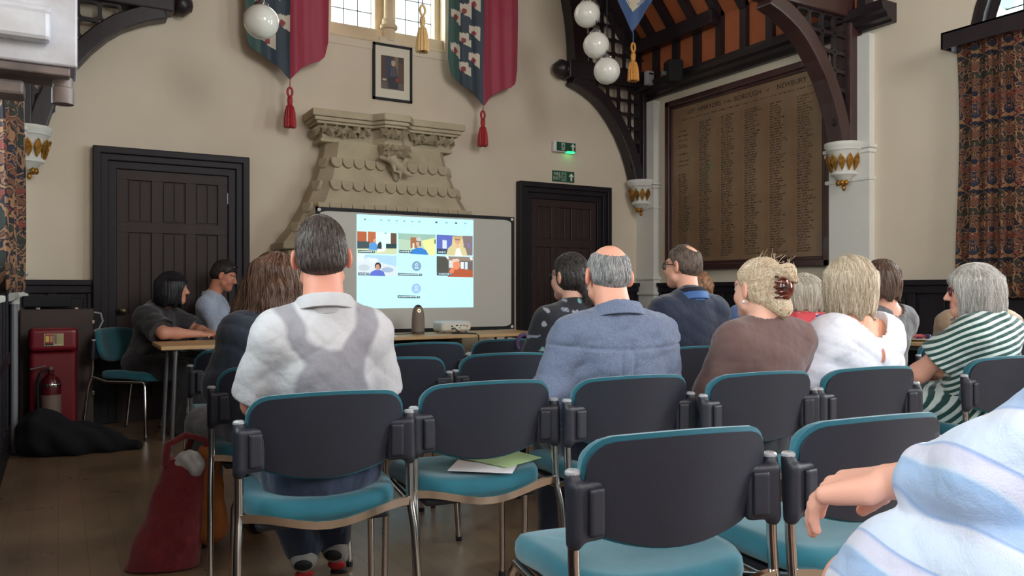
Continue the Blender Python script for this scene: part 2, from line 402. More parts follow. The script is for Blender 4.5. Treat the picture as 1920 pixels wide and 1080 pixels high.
w1 = thing('window_1', 'two-light leaded gable window with a stone column mullion', 'window', (0, 0, 0), kind='structure')
b = MB()                                                        # splayed reveals, sill, head
ym = YB + .26
for x0, x1, s in ((WX0, WX0 + .06, 1), (WX1 - .06, WX1, -1)):
    b.box(x0, x1, YB + .14, ym, WZ0, WZ1)
b.box(WX0, WX1, YB + .05, ym, WZ0 - .02, WZ0 + .10).box(WX0, WX1, YB + .1, ym, WZ1 - .08, WZ1)
b.build('window_frame', trim_cream, w1, bevel=0.01)
b = MB(); b.prism([(YB - .015, WZ0 - .03), (YB + .28, WZ0 + .10), (YB + .28, WZ0 - .06), (YB - .015, WZ0 - .05)], 'x', WX0, WX1); b.build('sill', trim_cream, w1)
b = MB(); b.box(2.79, 3.02, YB + .12, ym, WZ0, WZ1); b.build('mullion', trim_cream, w1, bevel=0.02)
cx = 2.905
b = MB().lathe([(.062, 0), (.062, .12), (.085, .13), (.09, .16), (.07, .18), (.066, .2), (.07, .22), (.052, .24), (.05, .3), (.05, 2.0)], (cx, YB + .03, WZ0 - .02), 24); b.build('column', trim_cream, w1, smooth=40)
b = MB().box(cx - .11, cx + .11, YB - .02, YB + .1, WZ0 - .06, WZ0 + .01); b.build('column_base_block', wall_m, w1, bevel=0.01)
b = MB().box(WX0 - .05, WX1 + .05, YB - .008, YB + .01, WZ0 - .13, WZ0 - .03); b.build('string_course', wall_m, w1, bevel=0.006)
for xa, xb in ((WX0 + .06, 2.79), (3.02, WX1 - .06)):
    nx = 3
    for i in range(nx):
        for j in range(9):
            x0 = xa + (xb - xa) * i / nx; x1 = xa + (xb - xa) * (i + 1) / nx; z0 = WZ0 + .10 + j * .21
            MB().box(x0 + .003, x1 - .003, ym - .03, ym - .026, z0 + .003, z0 + .207).build('pane', glass_m, w1, smooth=None)
    b = MB()
    for i in range(nx + 1): x = xa + (xb - xa) * i / nx; b.box(x - .004, x + .004, ym - .034, ym - .022, WZ0 + .1, WZ1 - .08)
    for j in range(10): z = WZ0 + .10 + j * .21; b.box(xa, xb, ym - .034, ym - .022, z - .004, z + .004)
    b.build('leading', lead_m, w1, smooth=None)
def side_window(n, x_in, x_out, y0, y1, label):
    """arched window: dark moulded frame, leaded panes, mullion"""
    w = thing('window_%d' % n, label, 'window', kind='structure'); sg = 1 if x_out > x_in else -1
    xg = x_in + sg * .2; yc = (y0 + y1) / 2; r = (y1 - y0) / 2
    def ring(ro, ri, xa, xb, nm, m):
        po = [(yc + ro, ZSILL), ] + arc_pts(yc, ZSPR, ro, ro, 0, 180, 24) + [(yc - ro, ZSILL)]
        pi = [(yc - ri, ZSILL)] + arc_pts(yc, ZSPR, ri, ri, 180, 0, 24) + [(yc + ri, ZSILL)]
        MB().prism(po + pi, 'x', min(xa, xb), max(xa, xb)).build(nm, m, w, smooth=40)
    ring(r + .0, r - .09, x_in + sg * .02, xg + sg * .06, 'outer_frame', dark_wood); ring(r - .09, r - .15, x_in + sg * .09, xg + sg * .06, 'inner_frame', dark_wood)
    MB().box(min(x_in, xg), max(x_in, xg) + .05, y0, y1, ZSILL - .06, ZSILL + .05).build('sill', dark_wood, w, bevel=.008)
    for yy in (yc - .3, yc + .3): MB().box(xg - .03, xg + .03, yy - .03, yy + .03, ZSILL, ZSPR + .62).build('mullion', dark_wood, w)
    MB().box(xg - .03, xg + .03, y0 + .1, y1 - .1, 2.95, 3.02).build('transom', dark_wood, w)
    ri = r - .15; st = .15; b = MB()
    k = 0
    ny = int(2 * ri / st); nz = int((ZSPR + ri - ZSILL) / .2)
    for i in range(ny):
        for j in range(nz + 1):
            ya = yc - ri + 2 * ri * i / ny; yb = yc - ri + 2 * ri * (i + 1) / ny; za = ZSILL + .05 + j * .2; zb = za + .2
            def top(y): return ZSPR + math.sqrt(max(ri * ri - (y - yc) ** 2, 0))
            ta, tb = top(ya), top(yb)
            if za >= max(ta, tb) - .01: continue
            edge = (zb > min(ta, tb) - .2 and za > ZSPR - .3)
            MB().prism([(ya + .003, za + .003), (yb - .003, za + .003), (yb - .003, max(min(zb, tb) - .003, za + .004)), (ya + .003, max(min(zb, ta) - .003, za + .004))], 'x', xg - .002, xg + .002).build('pane', glass_g if edge else glass_m, w, smooth=None)
    for i in range(ny + 1):
        y = yc - ri + 2 * ri * i / ny; b.box(xg - .005, xg + .005, y - .005, y + .005, ZSILL, ZSPR + math.sqrt(max(ri * ri - (y - yc) ** 2, 0)))
    for j in range(nz + 1):
        z = ZSILL + .05 + j * .2; hw = ri if z < ZSPR else math.sqrt(max(ri * ri - (z - ZSPR) ** 2, 0)); b.box(xg - .005, xg + .005, yc - hw, yc + hw, z - .005, z + .005)
    b.build('leading', lead_m, w, smooth=None)
    return w
side_window(2, XR, XR + .3, 1.75, 3.55, 'arched leaded window in a dark frame above the curtain')
side_window(3, XL, XL - .3, 1.75, 3.55, 'arched window behind the left patterned curtain')

# ------------------------------------------------------------------ roof: ashlar panels, rafters, boarding
ceil = thing('ceiling', 'dark rafters over orange boarded roof slopes', 'ceiling', (0, 0, 0), kind='structure')
RAF = [7.44 - .34 * i for i in range(33)]
th = math.atan(TAN)
def slope_box(b, side, y0, y1, x_lo, x_hi, t0, t1):
    """slab parallel to the slope between wall-distance x_lo..x_hi; t0..t1 measured down from the boarding"""
    def pt(d, t):
        z = ZA + (d - .12) * TAN; dx, dz = math.sin(th) * t, -math.cos(th) * t
        d2 = d + dx
        return (XR - d2 if side > 0 else XL + d2, z + dz)
    b.prism([pt(x_lo, t0), pt(x_hi, t0), pt(x_hi, t1), pt(x_lo, t1)], 'y', y0, y1)
for side in (1, -1):
    def fx(d): return XR - d if side > 0 else XL + d
    for i, y in enumerate(RAF):
        if y < YR + .1: break
        dorm = 0.95 < y < 4.32
        lo = 1.16 if dorm else .12
        b = MB(); slope_box(b, side, y - .042, y + .042, lo, XC - XL, -.02, .055)
        if not dorm:
            b.prism([(fx(.05), 3.5), (fx(.155), 3.5), (fx(.155), ZA + .04), (fx(.05), ZA + .06)], 'y', y - .042, y + .042)
        b.build('rafter', dark_wood, ceil)
        yn = RAF[i + 1] if i + 1 < len(RAF) else YR
        b = MB(); slope_box(b, side, yn + .042, y - .042, lo if not dorm else 1.16, XC - XL, -.06, -.02); b.build('boarding_panel', orange_m, ceil)
        if not dorm and not (.95 < yn < 4.32):
            x = sorted((fx(.06), fx(.10))); MB().box(x[0], x[1], yn + .042, y - .042, 3.5, ZA + .05).build('ashlar_panel', orange_m, ceil)
    x = sorted((fx(-.02), fx(1.2)))
    MB().box(x[0], x[1], .95, 4.32, 4.98, 5.03).build('dormer_ceiling', wall_m, ceil)
    for yy in (.95, 4.30):
        MB().prism([(fx(0), 3.5), (fx(.12), ZA - .1), (fx(1.25), 5.1), (fx(0), 5.1)], 'y', yy, yy + .04).build('dormer_cheek', wall_m, ceil)
    x = sorted((fx(.14), fx(.26)))
    MB().box(x[0], x[1], 6.08, YB, ZA - .10, ZA + .05).build('purlin', dark_wood, ceil, bevel=.01)
    # wall cornice, ending in a moulded return beside the window bay
    prof = [(0, ZP), (.06, ZP), (.075, ZP + .02), (.12, ZP + .035), (.14, ZP + .07), (.18, ZP + .09), (.20, ZP + .13), (.20, ZP + .165), (0, ZP + .165)]
    b = MB(); b.prism([(fx(p), z) for p, z in prof], 'y', 4.15, YB)
    b.build('cornice', dark_wood, tag(thing('trim_%d' % (1 if side > 0 else 2), 'dark moulded wall plate cornice above the name board' if side > 0 else 'dark moulded wall plate cornice on left wall', 'cornice', kind='structure')), smooth=20)
    if side < 0 or True:
        b = MB(); b.prism([(fx(p), z) for p, z in prof], 'y', YR, .95); b.build('cornice', dark_wood, bpy.data.objects['trim_%d' % (1 if side > 0 else 2)], smooth=20)
b = MB().box(XC - .1, XC + .1, YR, YB, ZR - .35, ZR); b.build('ridge_beam', dark_wood, ceil)

# ------------------------------------------------------------------ hammer-beam trusses
def lattice_cell_mesh(s=.16, bar=.016, d=.03):
    n = 4; o = s / 2; i = o - bar; r = .028; inner = []
    for qx, qz, a0 in ((1, 1, 0), (-1, 1, 90), (-1, -1, 180), (1, -1, 270)):
        for k in range(n): a = R(a0 + 90 * k / (n - 1)); inner.append((qx * (i - r) + r * math.cos(a), qz * (i - r) + r * math.sin(a)))
    outer = []
    for (x, z) in inner:
        m = o / max(abs(x), abs(z)); outer.append((x * m, z * m))
    N = len(inner); vs = []; fs = []
    for y in (-d / 2, d / 2): vs += [(x, y, z) for x, z in inner] + [(x, y, z) for x, z in outer]
    for k in range(N):
        k2 = (k + 1) % N
        fs += [(k, k2, N + k2, N + k), (2 * N + k, 3 * N + k, 3 * N + k2, 2 * N + k2), (k, 2 * N + k, 2 * N + k2, k2), (N + k, N + k2, 3 * N + k2, 3 * N + k)]
    return MB().add(vs, fs).mesh('lattice_cell', 30)
cell_me = lattice_cell_mesh(); cell_me.materials.append(dark_wood)
def truss(Y, label, upper, m):
    T = thing('roof_truss', label, 'truss', (0, Y, 0))
    for side in (1, -1):
        fx = (lambda d: XR - d) if side > 0 else (lambda d: XL + d)
        MB().box(*sorted((fx(.0), fx(.15))), -.09, .09, 2.42, 3.62).build('wall_post', m, T, bevel=.012)
        # curved brace: quarter ellipse, tapering into the hammer beam
        curve = [(.25, 2.42), (.27, 2.5), (.30, 2.6), (.36, 2.75), (.46, 2.94), (.57, 3.09), (.69, 3.22), (.80, 3.31), (.91, 3.37), (1.02, 3.42), (1.15, 3.46)]; inn = [(fx(d), z) for d, z in curve]
        oc = []
        for k, (d, z) in enumerate(curve):
            (da, za), (db, zb) = curve[max(k - 1, 0)], curve[min(k + 1, len(curve) - 1)]; L_ = math.hypot(db - da, zb - za); oc.append((max(d - (zb - za) / L_ * .135, .05), min(z + (db - da) / L_ * .135, 3.56)))
        out = [(fx(d), z) for d, z in oc]
        MB().prism(inn + out[::-1], 'y', -.08, .08).build('curved_brace', m, T, bevel=.012)
        d0 = 1.30
        b = MB().box(*sorted((fx(0), fx(d0 - .1))), -.09, .09, 3.52, 3.72); b.build('hammer_beam', m, T, bevel=.015)
        b = MB().lathe([(0, 0), (.07, .0), (.085, .03), (.07, .05), (.1, .07), (.105, .12), (.08, .15), (.05, .19), (0, .2)], (0, 0, 0), 12, Matrix.Translation((fx(d0 - .14), 0, 3.62)) @ Matrix.Rotation(R(-90 if side > 0 else 90), 4, 'Y')); b.build('carved_beam_end', m, T, smooth=60)
        # lower lattice between post and brace
        def inside(d, z):
            return z > np.interp(d, [q_[0] for q_ in oc], [q_[1] for q_ in oc]) - .03
        for i in range(7):
            for j in range(9):
                d, z = .15 + .08 + .16 * i, 3.52 - .08 - .16 * j
                if d < 1.0 and inside(d - .05, z): 
                    o = link('lattice_cell', cell_me, None, T); o.location = (fx(d), -.03, z)
        if upper:
            inn = []; out = []
            for k in range(14):
                a = R(k * 6.0); inn.append((fx(1.13 + 1.7 * (1 - math.cos(a))), 3.70 + 2.3 * math.sin(a))); out.append((fx(.93 + 1.75 * (1 - math.cos(a))), 3.70 + 2.42 * math.sin(a)))
            MB().prism(inn + out[::-1], 'y', -.08, .08).build('arched_brace', m, T, bevel=.012)
            for i in range(11):
                for j in range(16):
                    d, z = .15 + .16 * i, 3.72 + .08 + .16 * j
                    zr = roof_z(XL + d) - .10
                    q = (z - 3.7) / 2.42
                    if q >= 1: continue
                    db = .93 + 1.75 * (1 - math.cos(math.asin(q)))
                    if z < zr - .02 and d < db + .1: o = link('lattice_cell', cell_me, None, T); o.location = (fx(d), -.03, z)
            b = MB(); slope_box(b, side, -.09, .09, .1, XC - XL, .0, .13); b.build('principal_rafter', m, T)
    b = MB().box(fx(2.1), XR - 2.1, -.07, .07, 5.7, 5.95); b.build('collar_beam', m, T)
    return T
truss(7.40, 'dark hammer-beam roof truss with pierced lattice against the gable wall', True, dark_wood)
truss(4.57, 'nearer red-brown hammer-beam truss with smooth curved brace beside the name board', True, red_wood)

# pilasters and gilded corbels under the truss feet
def corbel(x_wall, sg, Y, label):
    T = thing('corbel', label, 'corbel', (x_wall, Y, 2.42), 0, 'white corbels under the roof trusses')
    b = MB().lathe([(.0, 0.005), (.165, .005), (.165, -.03), (.15, -.045), (.15, -.06), (.125, -.08), (.115, -.13), (.105, -.20), (.095, -.245), (.11, -.26), (.11, -.275), (.08, -.29), (.05, -.33), (0, -.35)], (sg * .03, 0, 0), 20); b.build('corbel_body', white_m, T, smooth=50)
    leaf = [(0, -.02), (.018, .02), (.030, .06), (.026, .09), (.006, .135), (-.022, .09), (-.030, .06), (-.018, .02)]
    for k in range(7):
        a = R(-90 + 30 * k) if sg > 0 else R(90 + 30 * k)
        M = Matrix.Translation((sg * .03, 0, -.225)) @ Matrix.Rotation(a - R(90), 4, 'Z') @ Matrix.Translation((0, .108, 0)) @ Matrix.Rotation(R(-16), 4, 'X')
        MB().prism(leaf, 'y', -.006, .014, M).build('gilded_leaf', gold_m, T, bevel=.004)
    for k in range(4):
        a = R(-60 + 40 * k) + (math.pi if sg < 0 else 0)
        MB().ball((sg * .03 + .05 * math.cos(a), .05 * math.sin(a), -.345), (.02, .02, .026), 10, 6).build('gilded_curl', gold_m, T, smooth=80)
    MB().ball((sg * .03, 0, -.385), (.018, .018, .03), 10, 6).build('gilded_drop', gold_m, T, smooth=80)
def pilaster(name_n, x0, x1, y0, y1, xo, label):
    T = thing('trim_%d' % name_n, label, 'pilaster', kind='structure')
    MB().box(x0, x1, y0, y1, 0, 3.36).build('shaft', white_m, T, smooth=None)
    for z, e in ((2.40, .025), (2.36, .015), (2.12, .012), (1.28, .02), (1.1, .025)): MB().box(x0 - e, x1 + e, y0 - e, y1 + e, z - .035, z).build('moulding', white_m, T, bevel=.008)
pilaster(3, XR - .07, XR, 4.36, 4.80, XR, 'white painted pilaster between name board and curtain')
pilaster(4, XR - .10, XR, 7.18, YB, XR, 'white painted corner pilaster beside the name board')
pilaster(5, XL, XL + .07, 4.36, 4.80, XL, 'white painted pilaster on the left wall')
pilaster(6, XL, XL + .10, 7.18, YB, XL, 'white painted corner pilaster at the far left')
corbel(XR - .1, -1, 4.57, 'white corbel with gilded leaves right of the name board')
corbel(XR - .13, -1, 7.34, 'white corbel with gilded leaves left of the name board')
corbel(XL + .1, 1, 7.34, 'white corbel with gilded leaves beside the left curtain')

# ------------------------------------------------------------------ wainscot
def wainscot(n, axis, a0, a1, face, sg, label, m=dado_m):
    """axis 'x': along the back wall (face = y); axis 'y': along a side wall (face = x); sg = direction into the room"""
    T = thing('trim_%d' % n, label, 'panelling', kind='structure')
    def bx(u0, u1, d0, d1, z0, z1, nm, bv=.006):
        f0, f1 = sorted((face + sg * d0, face + sg * d1))
        (MB().box(u0, u1, f0, f1, z0, z1) if axis == 'x' else MB().box(f0, f1, u0, u1, z0, z1)).build(nm, m, T, bevel=bv)
    bx(a0, a1, 0, .02, 0, 1.2, 'backing', 0); bx(a0, a1, 0, .075, 1.165, 1.21, 'cap_rail'); bx(a0, a1, 0, .05, 1.10, 1.165, 'frieze'); bx(a0, a1, 0, .045, 0, .2, 'skirting')
    k = max(1, round((a1 - a0) / .34)); w = (a1 - a0) / k
    for i in range(k + 1): u = a0 + i * w; bx(max(a0, u - .035), min(a1, u + .035), .015, .045, .2, 1.1, 'stile')
    bx(a0, a1, .015, .044, .62, .70, 'rail')
    for i in range(k):
        for z0, z1 in ((.22, .6), (.72, 1.08)): bx(a0 + i * w + .06, a0 + (i + 1) * w - .06, .015, .032, z0 + .02, z1 - .02, 'panel', .01)
wainscot(7, 'x', XL, .245, YB, -1, 'dark wainscot panelling left of the closed door')
wainscot(8, 'x', 1.53, 1.83, YB, -1, 'dark wainscot panelling between closed door and fireplace')
wainscot(9, 'x', 5.65, XR - .1, YB, -1, 'dark wainscot panelling beside the fire exit door')
wainscot(10, 'y', 4.82, 7.16, XR, -1, 'dark wainscot panelling under the name board')
wainscot(11, 'y', YR, 4.34, XR, -1, 'dark wainscot panelling under the right curtain')
wainscot(12, 'y', YR, 4.34, XL, 1, 'dark wainscot panelling along the left wall')
wainscot(13, 'y', 4.82, 7.16, XL, 1, 'dark wainscot panelling in far left corner')

# ------------------------------------------------------------------ panelled doors
def door(n, x0, x1, ztop, label, cols, m):
    T = thing('door_%d' % n, label, 'door', ((x0 + x1) / 2, YB, 0), kind='structure')
    w = (x1 - x0) / 2
    for wd, y0, nm, off in ((.06, -.10, 'architrave_outer', 0), (.06, -.075, 'architrave_middle', .055), (.07, -.05, 'architrave_inner', .11)):
        a = w - off; zt = ztop - off
        b = MB().prism([(-a, 0), (-a, zt), (a, zt), (a, 0), (a - wd, 0), (a - wd, zt - wd), (-a + wd, zt - wd), (-a + wd, 0)], 'y', y0, 0); b.build(nm, dado_m, T, bevel=.008)
    L = w - .18; zt = ztop - .18
    MB().box(-L, L, -.012, -.004, 0, zt).build('leaf_back', m, T, smooth=None)
    st = .085; cw = (2 * L - st * (cols + 1)) / cols; zr = zt - .085 - .36
    for i in range(cols + 1):
        x = -L + i * (cw + st); MB().box(x, x + st, -.032, -.008, 0, zt).build('stile', m, T, bevel=.003)
    for z0, z1 in ((zt - .085, zt), (zr - .09, zr), (.78, .92), (0, .2)): MB().box(-L, L, -.034, -.008, z0, z1).build('rail', m, T, bevel=.003)
    for i in range(cols):
        x = -L + st + i * (cw + st)
        for z0, z1 in ((zr, zt - .085), (.92, zr - .09), (.2, .78)):
            g = .012; hw = cw / 2
            for k in range(2): MB().box(x + .012 + k * (hw - .006), x + hw - .008 + k * (hw - .006), -.022, -.01, z0 + g, z1 - g).build('panel_board', m, T, bevel=.0015)
    k = MB().lathe([(.012, 0), (.012, .03), (.03, .045), (.034, .06), (.026, .075), (0, .08)], (0, 0, 0), 16, Matrix.Translation((L - .045 if n == 2 else -L + .045 + .0, -.035, .95)) @ Matrix.Rotation(R(90), 4, 'X')); k.build('door_knob', mat('brass', rgb(120, 110, 84), .35, .9), T, smooth=60)
    for zz in (.35, 1.25, zt - .25): MB().box(-L - .012 if n == 2 else L - .004, -L + .004 if n == 2 else L + .012, -.042, -.03, zz, zz + .1).build('hinge', grey_metal, T)
    return T
door(1, .249, 1.513, 2.335, 'tall closed dark panelled door in a stepped black surround behind the seated pair', 3, door_wood)
door(2, 4.378, 5.629, 2.325, 'dark panelled fire exit door under the green sign', 3, mat('darker_brown_oak', rgb(44, 29, 30), .34, noise=(6, rgb(52, 35, 35), 5, (1, 1, .12))))
# ------------------------------------------------------------------ stone chimneypiece
FX = 2.80
T = thing('chimneypiece', 'tall carved stone fireplace hood with scalloped courses and foliage cornice', 'fireplace', (FX, YB, 0))
hood = [(2.52, .61, .30), (2.42, .625, .31), (2.30, .66, .335), (2.15, .71, .37), (2.0, .775, .41), (1.85, .85, .46), (1.70, .94, .50), (1.60, 1.02, .53), (1.56, 1.05, .54)]
def hood_at(z):
    for (za, wa, da), (zb, wb, db) in zip(hood, hood[1:]):
        if zb <= z <= za: k = (za - z) / (za - zb); return wa + (wb - wa) * k, da + (db - da) * k
    return hood[-1][1], hood[-1][2]
vs_, fs_ = [], []
for z, w, d in hood:
    q = min(.12, w * .15); vs_ += [(-w, 0, z), (-w, -d + .12, z), (-w + q, -d, z), (w - q, -d, z), (w, -d + .12, z), (w, 0, z)]
for i in range(len(hood) - 1):
    for k in range(5): a = i * 6 + k; fs_.append((a, a + 1, a + 7, a + 6))
fs_ += [tuple(range(5, -1, -1)), tuple(range(len(vs_) - 6, len(vs_)))]
MB().add(vs_, fs_).build('hood', stone_m, T, smooth=25)
def plan(e, w=.78, d=.36, cw=.13, cd=.12):
    w -= e; d -= e
    return [(-w, 0), (-w, -d), (-cw - .08 + e * .4, -d), (-cw + e * .4, -d - cd), (cw - e * .4, -d - cd), (cw + .08 - e * .4, -d), (w, -d), (w, 0)]
for z0, z1, e, nm in ((2.735, 2.80, .0, 'cornice_slab'), (2.70, 2.735, .025, 'cornice_moulding'), (2.675, 2.70, .05, 'cornice_moulding'), (2.55, 2.675, .12, 'frieze'), (2.515, 2.55, .10, 'roll_moulding')):
    MB().prism(plan(e), 'z', z0, z1).build(nm, stone_m, T, bevel=.008)
rl = random.Random(3)
def leaf_mesh(seed):
    r = random.Random(seed); n = 9; vs = []; fs = []
    for i in range(n):
        a = 2 * math.pi * i / n; q = .034 * (1 + .35 * (1 if i % 2 else -1)); vs.append((q * math.cos(a), -.006 - .008 * r.random(), q * math.sin(a) * .95))
    vs.append((0, -.034, 0)); vs.append((0, .01, 0))
    for i in range(n): fs += [(i, (i + 1) % n, n), ((i + 1) % n, i, n + 1)]
    me = MB().add(vs, fs).mesh('carved_leaf', 60); me.materials.append(stone_m); return me
leafs = [leaf_mesh(s) for s in range(4)]
def leaf(x, y, z, ry, s, rz=0):
    o = link('carved_leaf', leafs[rl.randrange(4)], None, T); o.location = (x, y, z); o.rotation_euler = (rl.uniform(-.3, .3), ry, rz); o.scale = (s * 1.35, s * 2.4, s * 1.35)
for sg in (-1, 1):
    for k in range(9):
        x = sg * (.235 + k * .052); leaf(x, -.25 - .012, 2.625 + .015 * (-1) ** k, rl.uniform(0, 6), rl.uniform(.85, 1.15))
    for k in range(4): leaf(sg * .665, -.21 + k * .055, 2.62, rl.uniform(0, 6), 1.0, sg * R(90))
for k in range(7):
    leaf(-.10 + k * .033, -.385, 2.625 + .012 * (-1) ** k, rl.uniform(0, 6), .95)
b = MB()
b.prism([(-.15, 2.515), (.15, 2.515), (.13, 2.46), (.12, 2.40), (.05, 2.34), (-.05, 2.34), (-.12, 2.40), (-.13, 2.46)], 'y', -.44, -.2); b.build('centre_corbel', stone_m, T, bevel=.02)
for k in range(6):
    for j in range(2): leaf(-.105 + k * .042, -.45, 2.47 - j * .055, rl.uniform(0, 6), .85)
beast = [('c', (-.15, -.43, 2.385), (-.05, -.46, 2.37), .022, .042), ('c', (-.05, -.46, 2.37), (.03, -.46, 2.30), .042, .036), ('c', (.03, -.46, 2.30), (.09, -.46, 2.245), .036, .022), ('e', (.10, -.465, 2.24), (.035, .028, .024)), ('c', (.11, -.47, 2.235), (.15, -.47, 2.225), .018, .010),
         ('c', (-.06, -.46, 2.35), (-.03, -.47, 2.26), .018, .012), ('c', (-.03, -.47, 2.26), (.01, -.475, 2.245), .011, .008), ('c', (.03, -.46, 2.28), (.03, -.47, 2.20), .015, .010), ('c', (.09, -.45, 2.37), (.05, -.44, 2.31), .03, .012), ('c', (-.0, -.42, 2.34), (.02, -.38, 2.2), .05, .03)]
lo, hi = bounds(beast, .02); sdf_obj('carved_beast', lambda p: ev(beast, p, .02), lo, hi, .008, stone_m, T)
tw = .108
tong = [(-tw / 2, .035), (tw / 2, .035), (tw / 2 - .002, .0)] + [(tw / 2 * math.cos(R(a)) * .96, -.058 * math.sin(R(a))) for a in range(15, 166, 15)] + [(-tw / 2 + .002, .0)]
tme = MB().prism(tong, 'y', -.028, .012).mesh('scallop', 30, .006); tme.materials.append(stone_m)
for zrow, off in ((2.32, 0), (2.10, .5), (1.885, 0), (1.70, .5)):
    w, d = hood_at(zrow - .04); n = int((2 * w - .10) / tw)
    for k in range(n):
        x = (k - (n - 1) / 2 + (off - .25) * .5) * tw
        o = link('scallop', tme, None, T); o.location = (x, -d + .006, zrow); o.rotation_euler = (R(-14), 0, 0)
    for sg in (-1, 1):
        o = link('scallop', tme, None, T); o.location = (sg * (w - .03), -d + .10, zrow); o.rotation_euler = (R(-14), 0, sg * R(60))
MB().prism([(-1.08, 0), (-1.08, -.48), (-.98, -.56), (.98, -.56), (1.08, -.48), (1.08, 0)], 'z', 1.49, 1.56).build('mantel_shelf', stone_m, T, bevel=.015)
MB().prism([(-1.03, 0), (-1.03, -.44), (-.95, -.52), (.95, -.52), (1.03, -.44), (1.03, 0)], 'z', 1.42, 1.49).build('mantel_moulding', stone_m, T, bevel=.015)
for sg in (-1, 1): MB().box(*sorted((sg * 1.0, sg * .74)), -.36, 0, 0, 1.42).build('jamb', stone_m, T, bevel=.02)
MB().box(-.76, .76, -.36, 0, 1.12, 1.42).build('lintel', stone_m, T, bevel=.02)
MB().box(-.76, .76, -.06, -.01, 0, 1.14).build('fireback', black_m, T)

# ------------------------------------------------------------------ framed photograph (generic robed figure)
def poly_mesh(polys, conv, step=.0006):
    """flat print: list of (points, colour); later ones lie a hair in front"""
    b = MB()
    for i, (pts, colr) in enumerate(polys): b.add([conv(x, y, i * step) for x, y in pts], [tuple(range(len(pts)))], colr)
    me = bpy.data.meshes.new('print'); me.from_pydata(b.v, [], b.f)
    at = me.attributes.new('col', 'FLOAT_COLOR', 'FACE'); at.data.foreach_set('color', np.array([(*c, 1) for c in b.fc], dtype=np.float32).ravel()); return me
def circ(cx, cy, r, n=16, ry=None): return [(cx + r * math.cos(2 * math.pi * k / n), cy + (ry or r) * math.sin(2 * math.pi * k / n)) for k in range(n)]
def rect(x0, y0, x1, y1): return [(x0, y0), (x1, y0), (x1, y1), (x0, y1)]
print_m = mat_attr('flat_print', .5)
px0, px1 = 2.718, 3.136; pz0, pz1 = 3.035, 3.60
T = thing('framed_photograph', 'black framed photograph of a robed figure hung below the gable window', 'picture', ((px0 + px1) / 2, YB - .002, pz0)); w = (px1 - px0) / 2; h = pz1 - pz0
b = MB().box(-w, -w + .022, -.03, 0, 0, h).box(w - .022, w, -.03, 0, 0, h).box(-w, w, -.03, 0, 0, .022).box(-w, w, -.03, 0, h - .022, h); b.build('frame', black_m, T)
MB().box(-w + .01, w - .01, -.014, 0, .01, h - .01).build('mount', mat('cream_mount', rgb(222, 214, 198), .8), T, smooth=None)
pw, pb, pt = .122, .115, h - .115
pol = [(rect(-pw, pb, pw, pt), rgb(74, 56, 52)), (rect(-pw, pb, -.075, pt), rgb(84, 52, 40)), (rect(-.075, pb + .12, -.03, pt), rgb(48, 58, 84)), (rect(.02, pb + .14, .06, pt), rgb(122, 108, 92)), (rect(.06, pb, pw, pt - .06), rgb(92, 66, 50)), (rect(-pw, pb, pw, pb + .07), rgb(96, 84, 78)),
       ([(-.05, pb + .01), (.06, pb + .01), (.055, pb + .12), (.04, pb + .22), (-.03, pb + .22), (-.05, pb + .12)], rgb(38, 40, 54)), ([(-.035, pb + .13), (.045, pb + .13), (.035, pb + .23), (-.02, pb + .23)], rgb(74, 74, 84)), (circ(.005, pb + .262, .022, 12, .028), rgb(196, 160, 140)), (circ(.005, pb + .28, .023, 10, .014), rgb(170, 160, 150)), (circ(.045, pb + .1, .018), rgb(150, 60, 52)), (rect(-.11, pb + .08, -.07, pb + .1), rgb(190, 180, 160))]
link('photograph', poly_mesh(pol, lambda x, y, k: (x, -.0165 - k, y)), print_m, T)

# ------------------------------------------------------------------ hanging banners with tassels
def tassel(parent, top, zs, colr, m, cord_m):
    """zs: (cord end, knot centre, skirt top, skirt bottom)"""
    x, y, z = top; t = thing('tassel', None, None); t.parent = parent
    b = MB().tube([(x, y, z), (x, y, zs[0])], .006, 6); b.build('cord', cord_m, t)
    b = MB().tube([(x + .022 * math.cos(a), y, zs[0] - .04 + .042 * math.sin(a)) for a in np.linspace(0, 2 * math.pi, 17)[:-1]], .011, 6, True); b.build('loop', m, t, smooth=80)
    b = MB().lathe([(.0, .045), (.022, .035), (.026, 0), (.022, -.035), (.014, -.045)], (x, y, zs[1]), 12); b.build('knot', m, t, smooth=80)
    n = 26; prof = []
    H = zs[2] - zs[3]
    vs, fs = [], []
    for j, (rr, zz) in enumerate(((.012, 0), (.03, -.1), (.042, -.35), (.048, -.7), (.05, -1), (.02, -.98))):
        for k in range(n):
            a = 2 * math.pi * k / n; q = rr * (1 + (.16 if k % 2 else -.1)); vs.append((x + q * math.cos(a), y + q * math.sin(a), zs[2] + zz * H - (.012 * ((k * 7) % 5) / 5 if j == 4 else 0)))
    for j in range(5):
        for k in range(n): fs.append((j * n + k, j * n + (k + 1) % n, (j + 1) * n + (k + 1) % n, (j + 1) * n + k))
    MB().add(vs, fs).build('skirt', m, t, smooth=50); return t
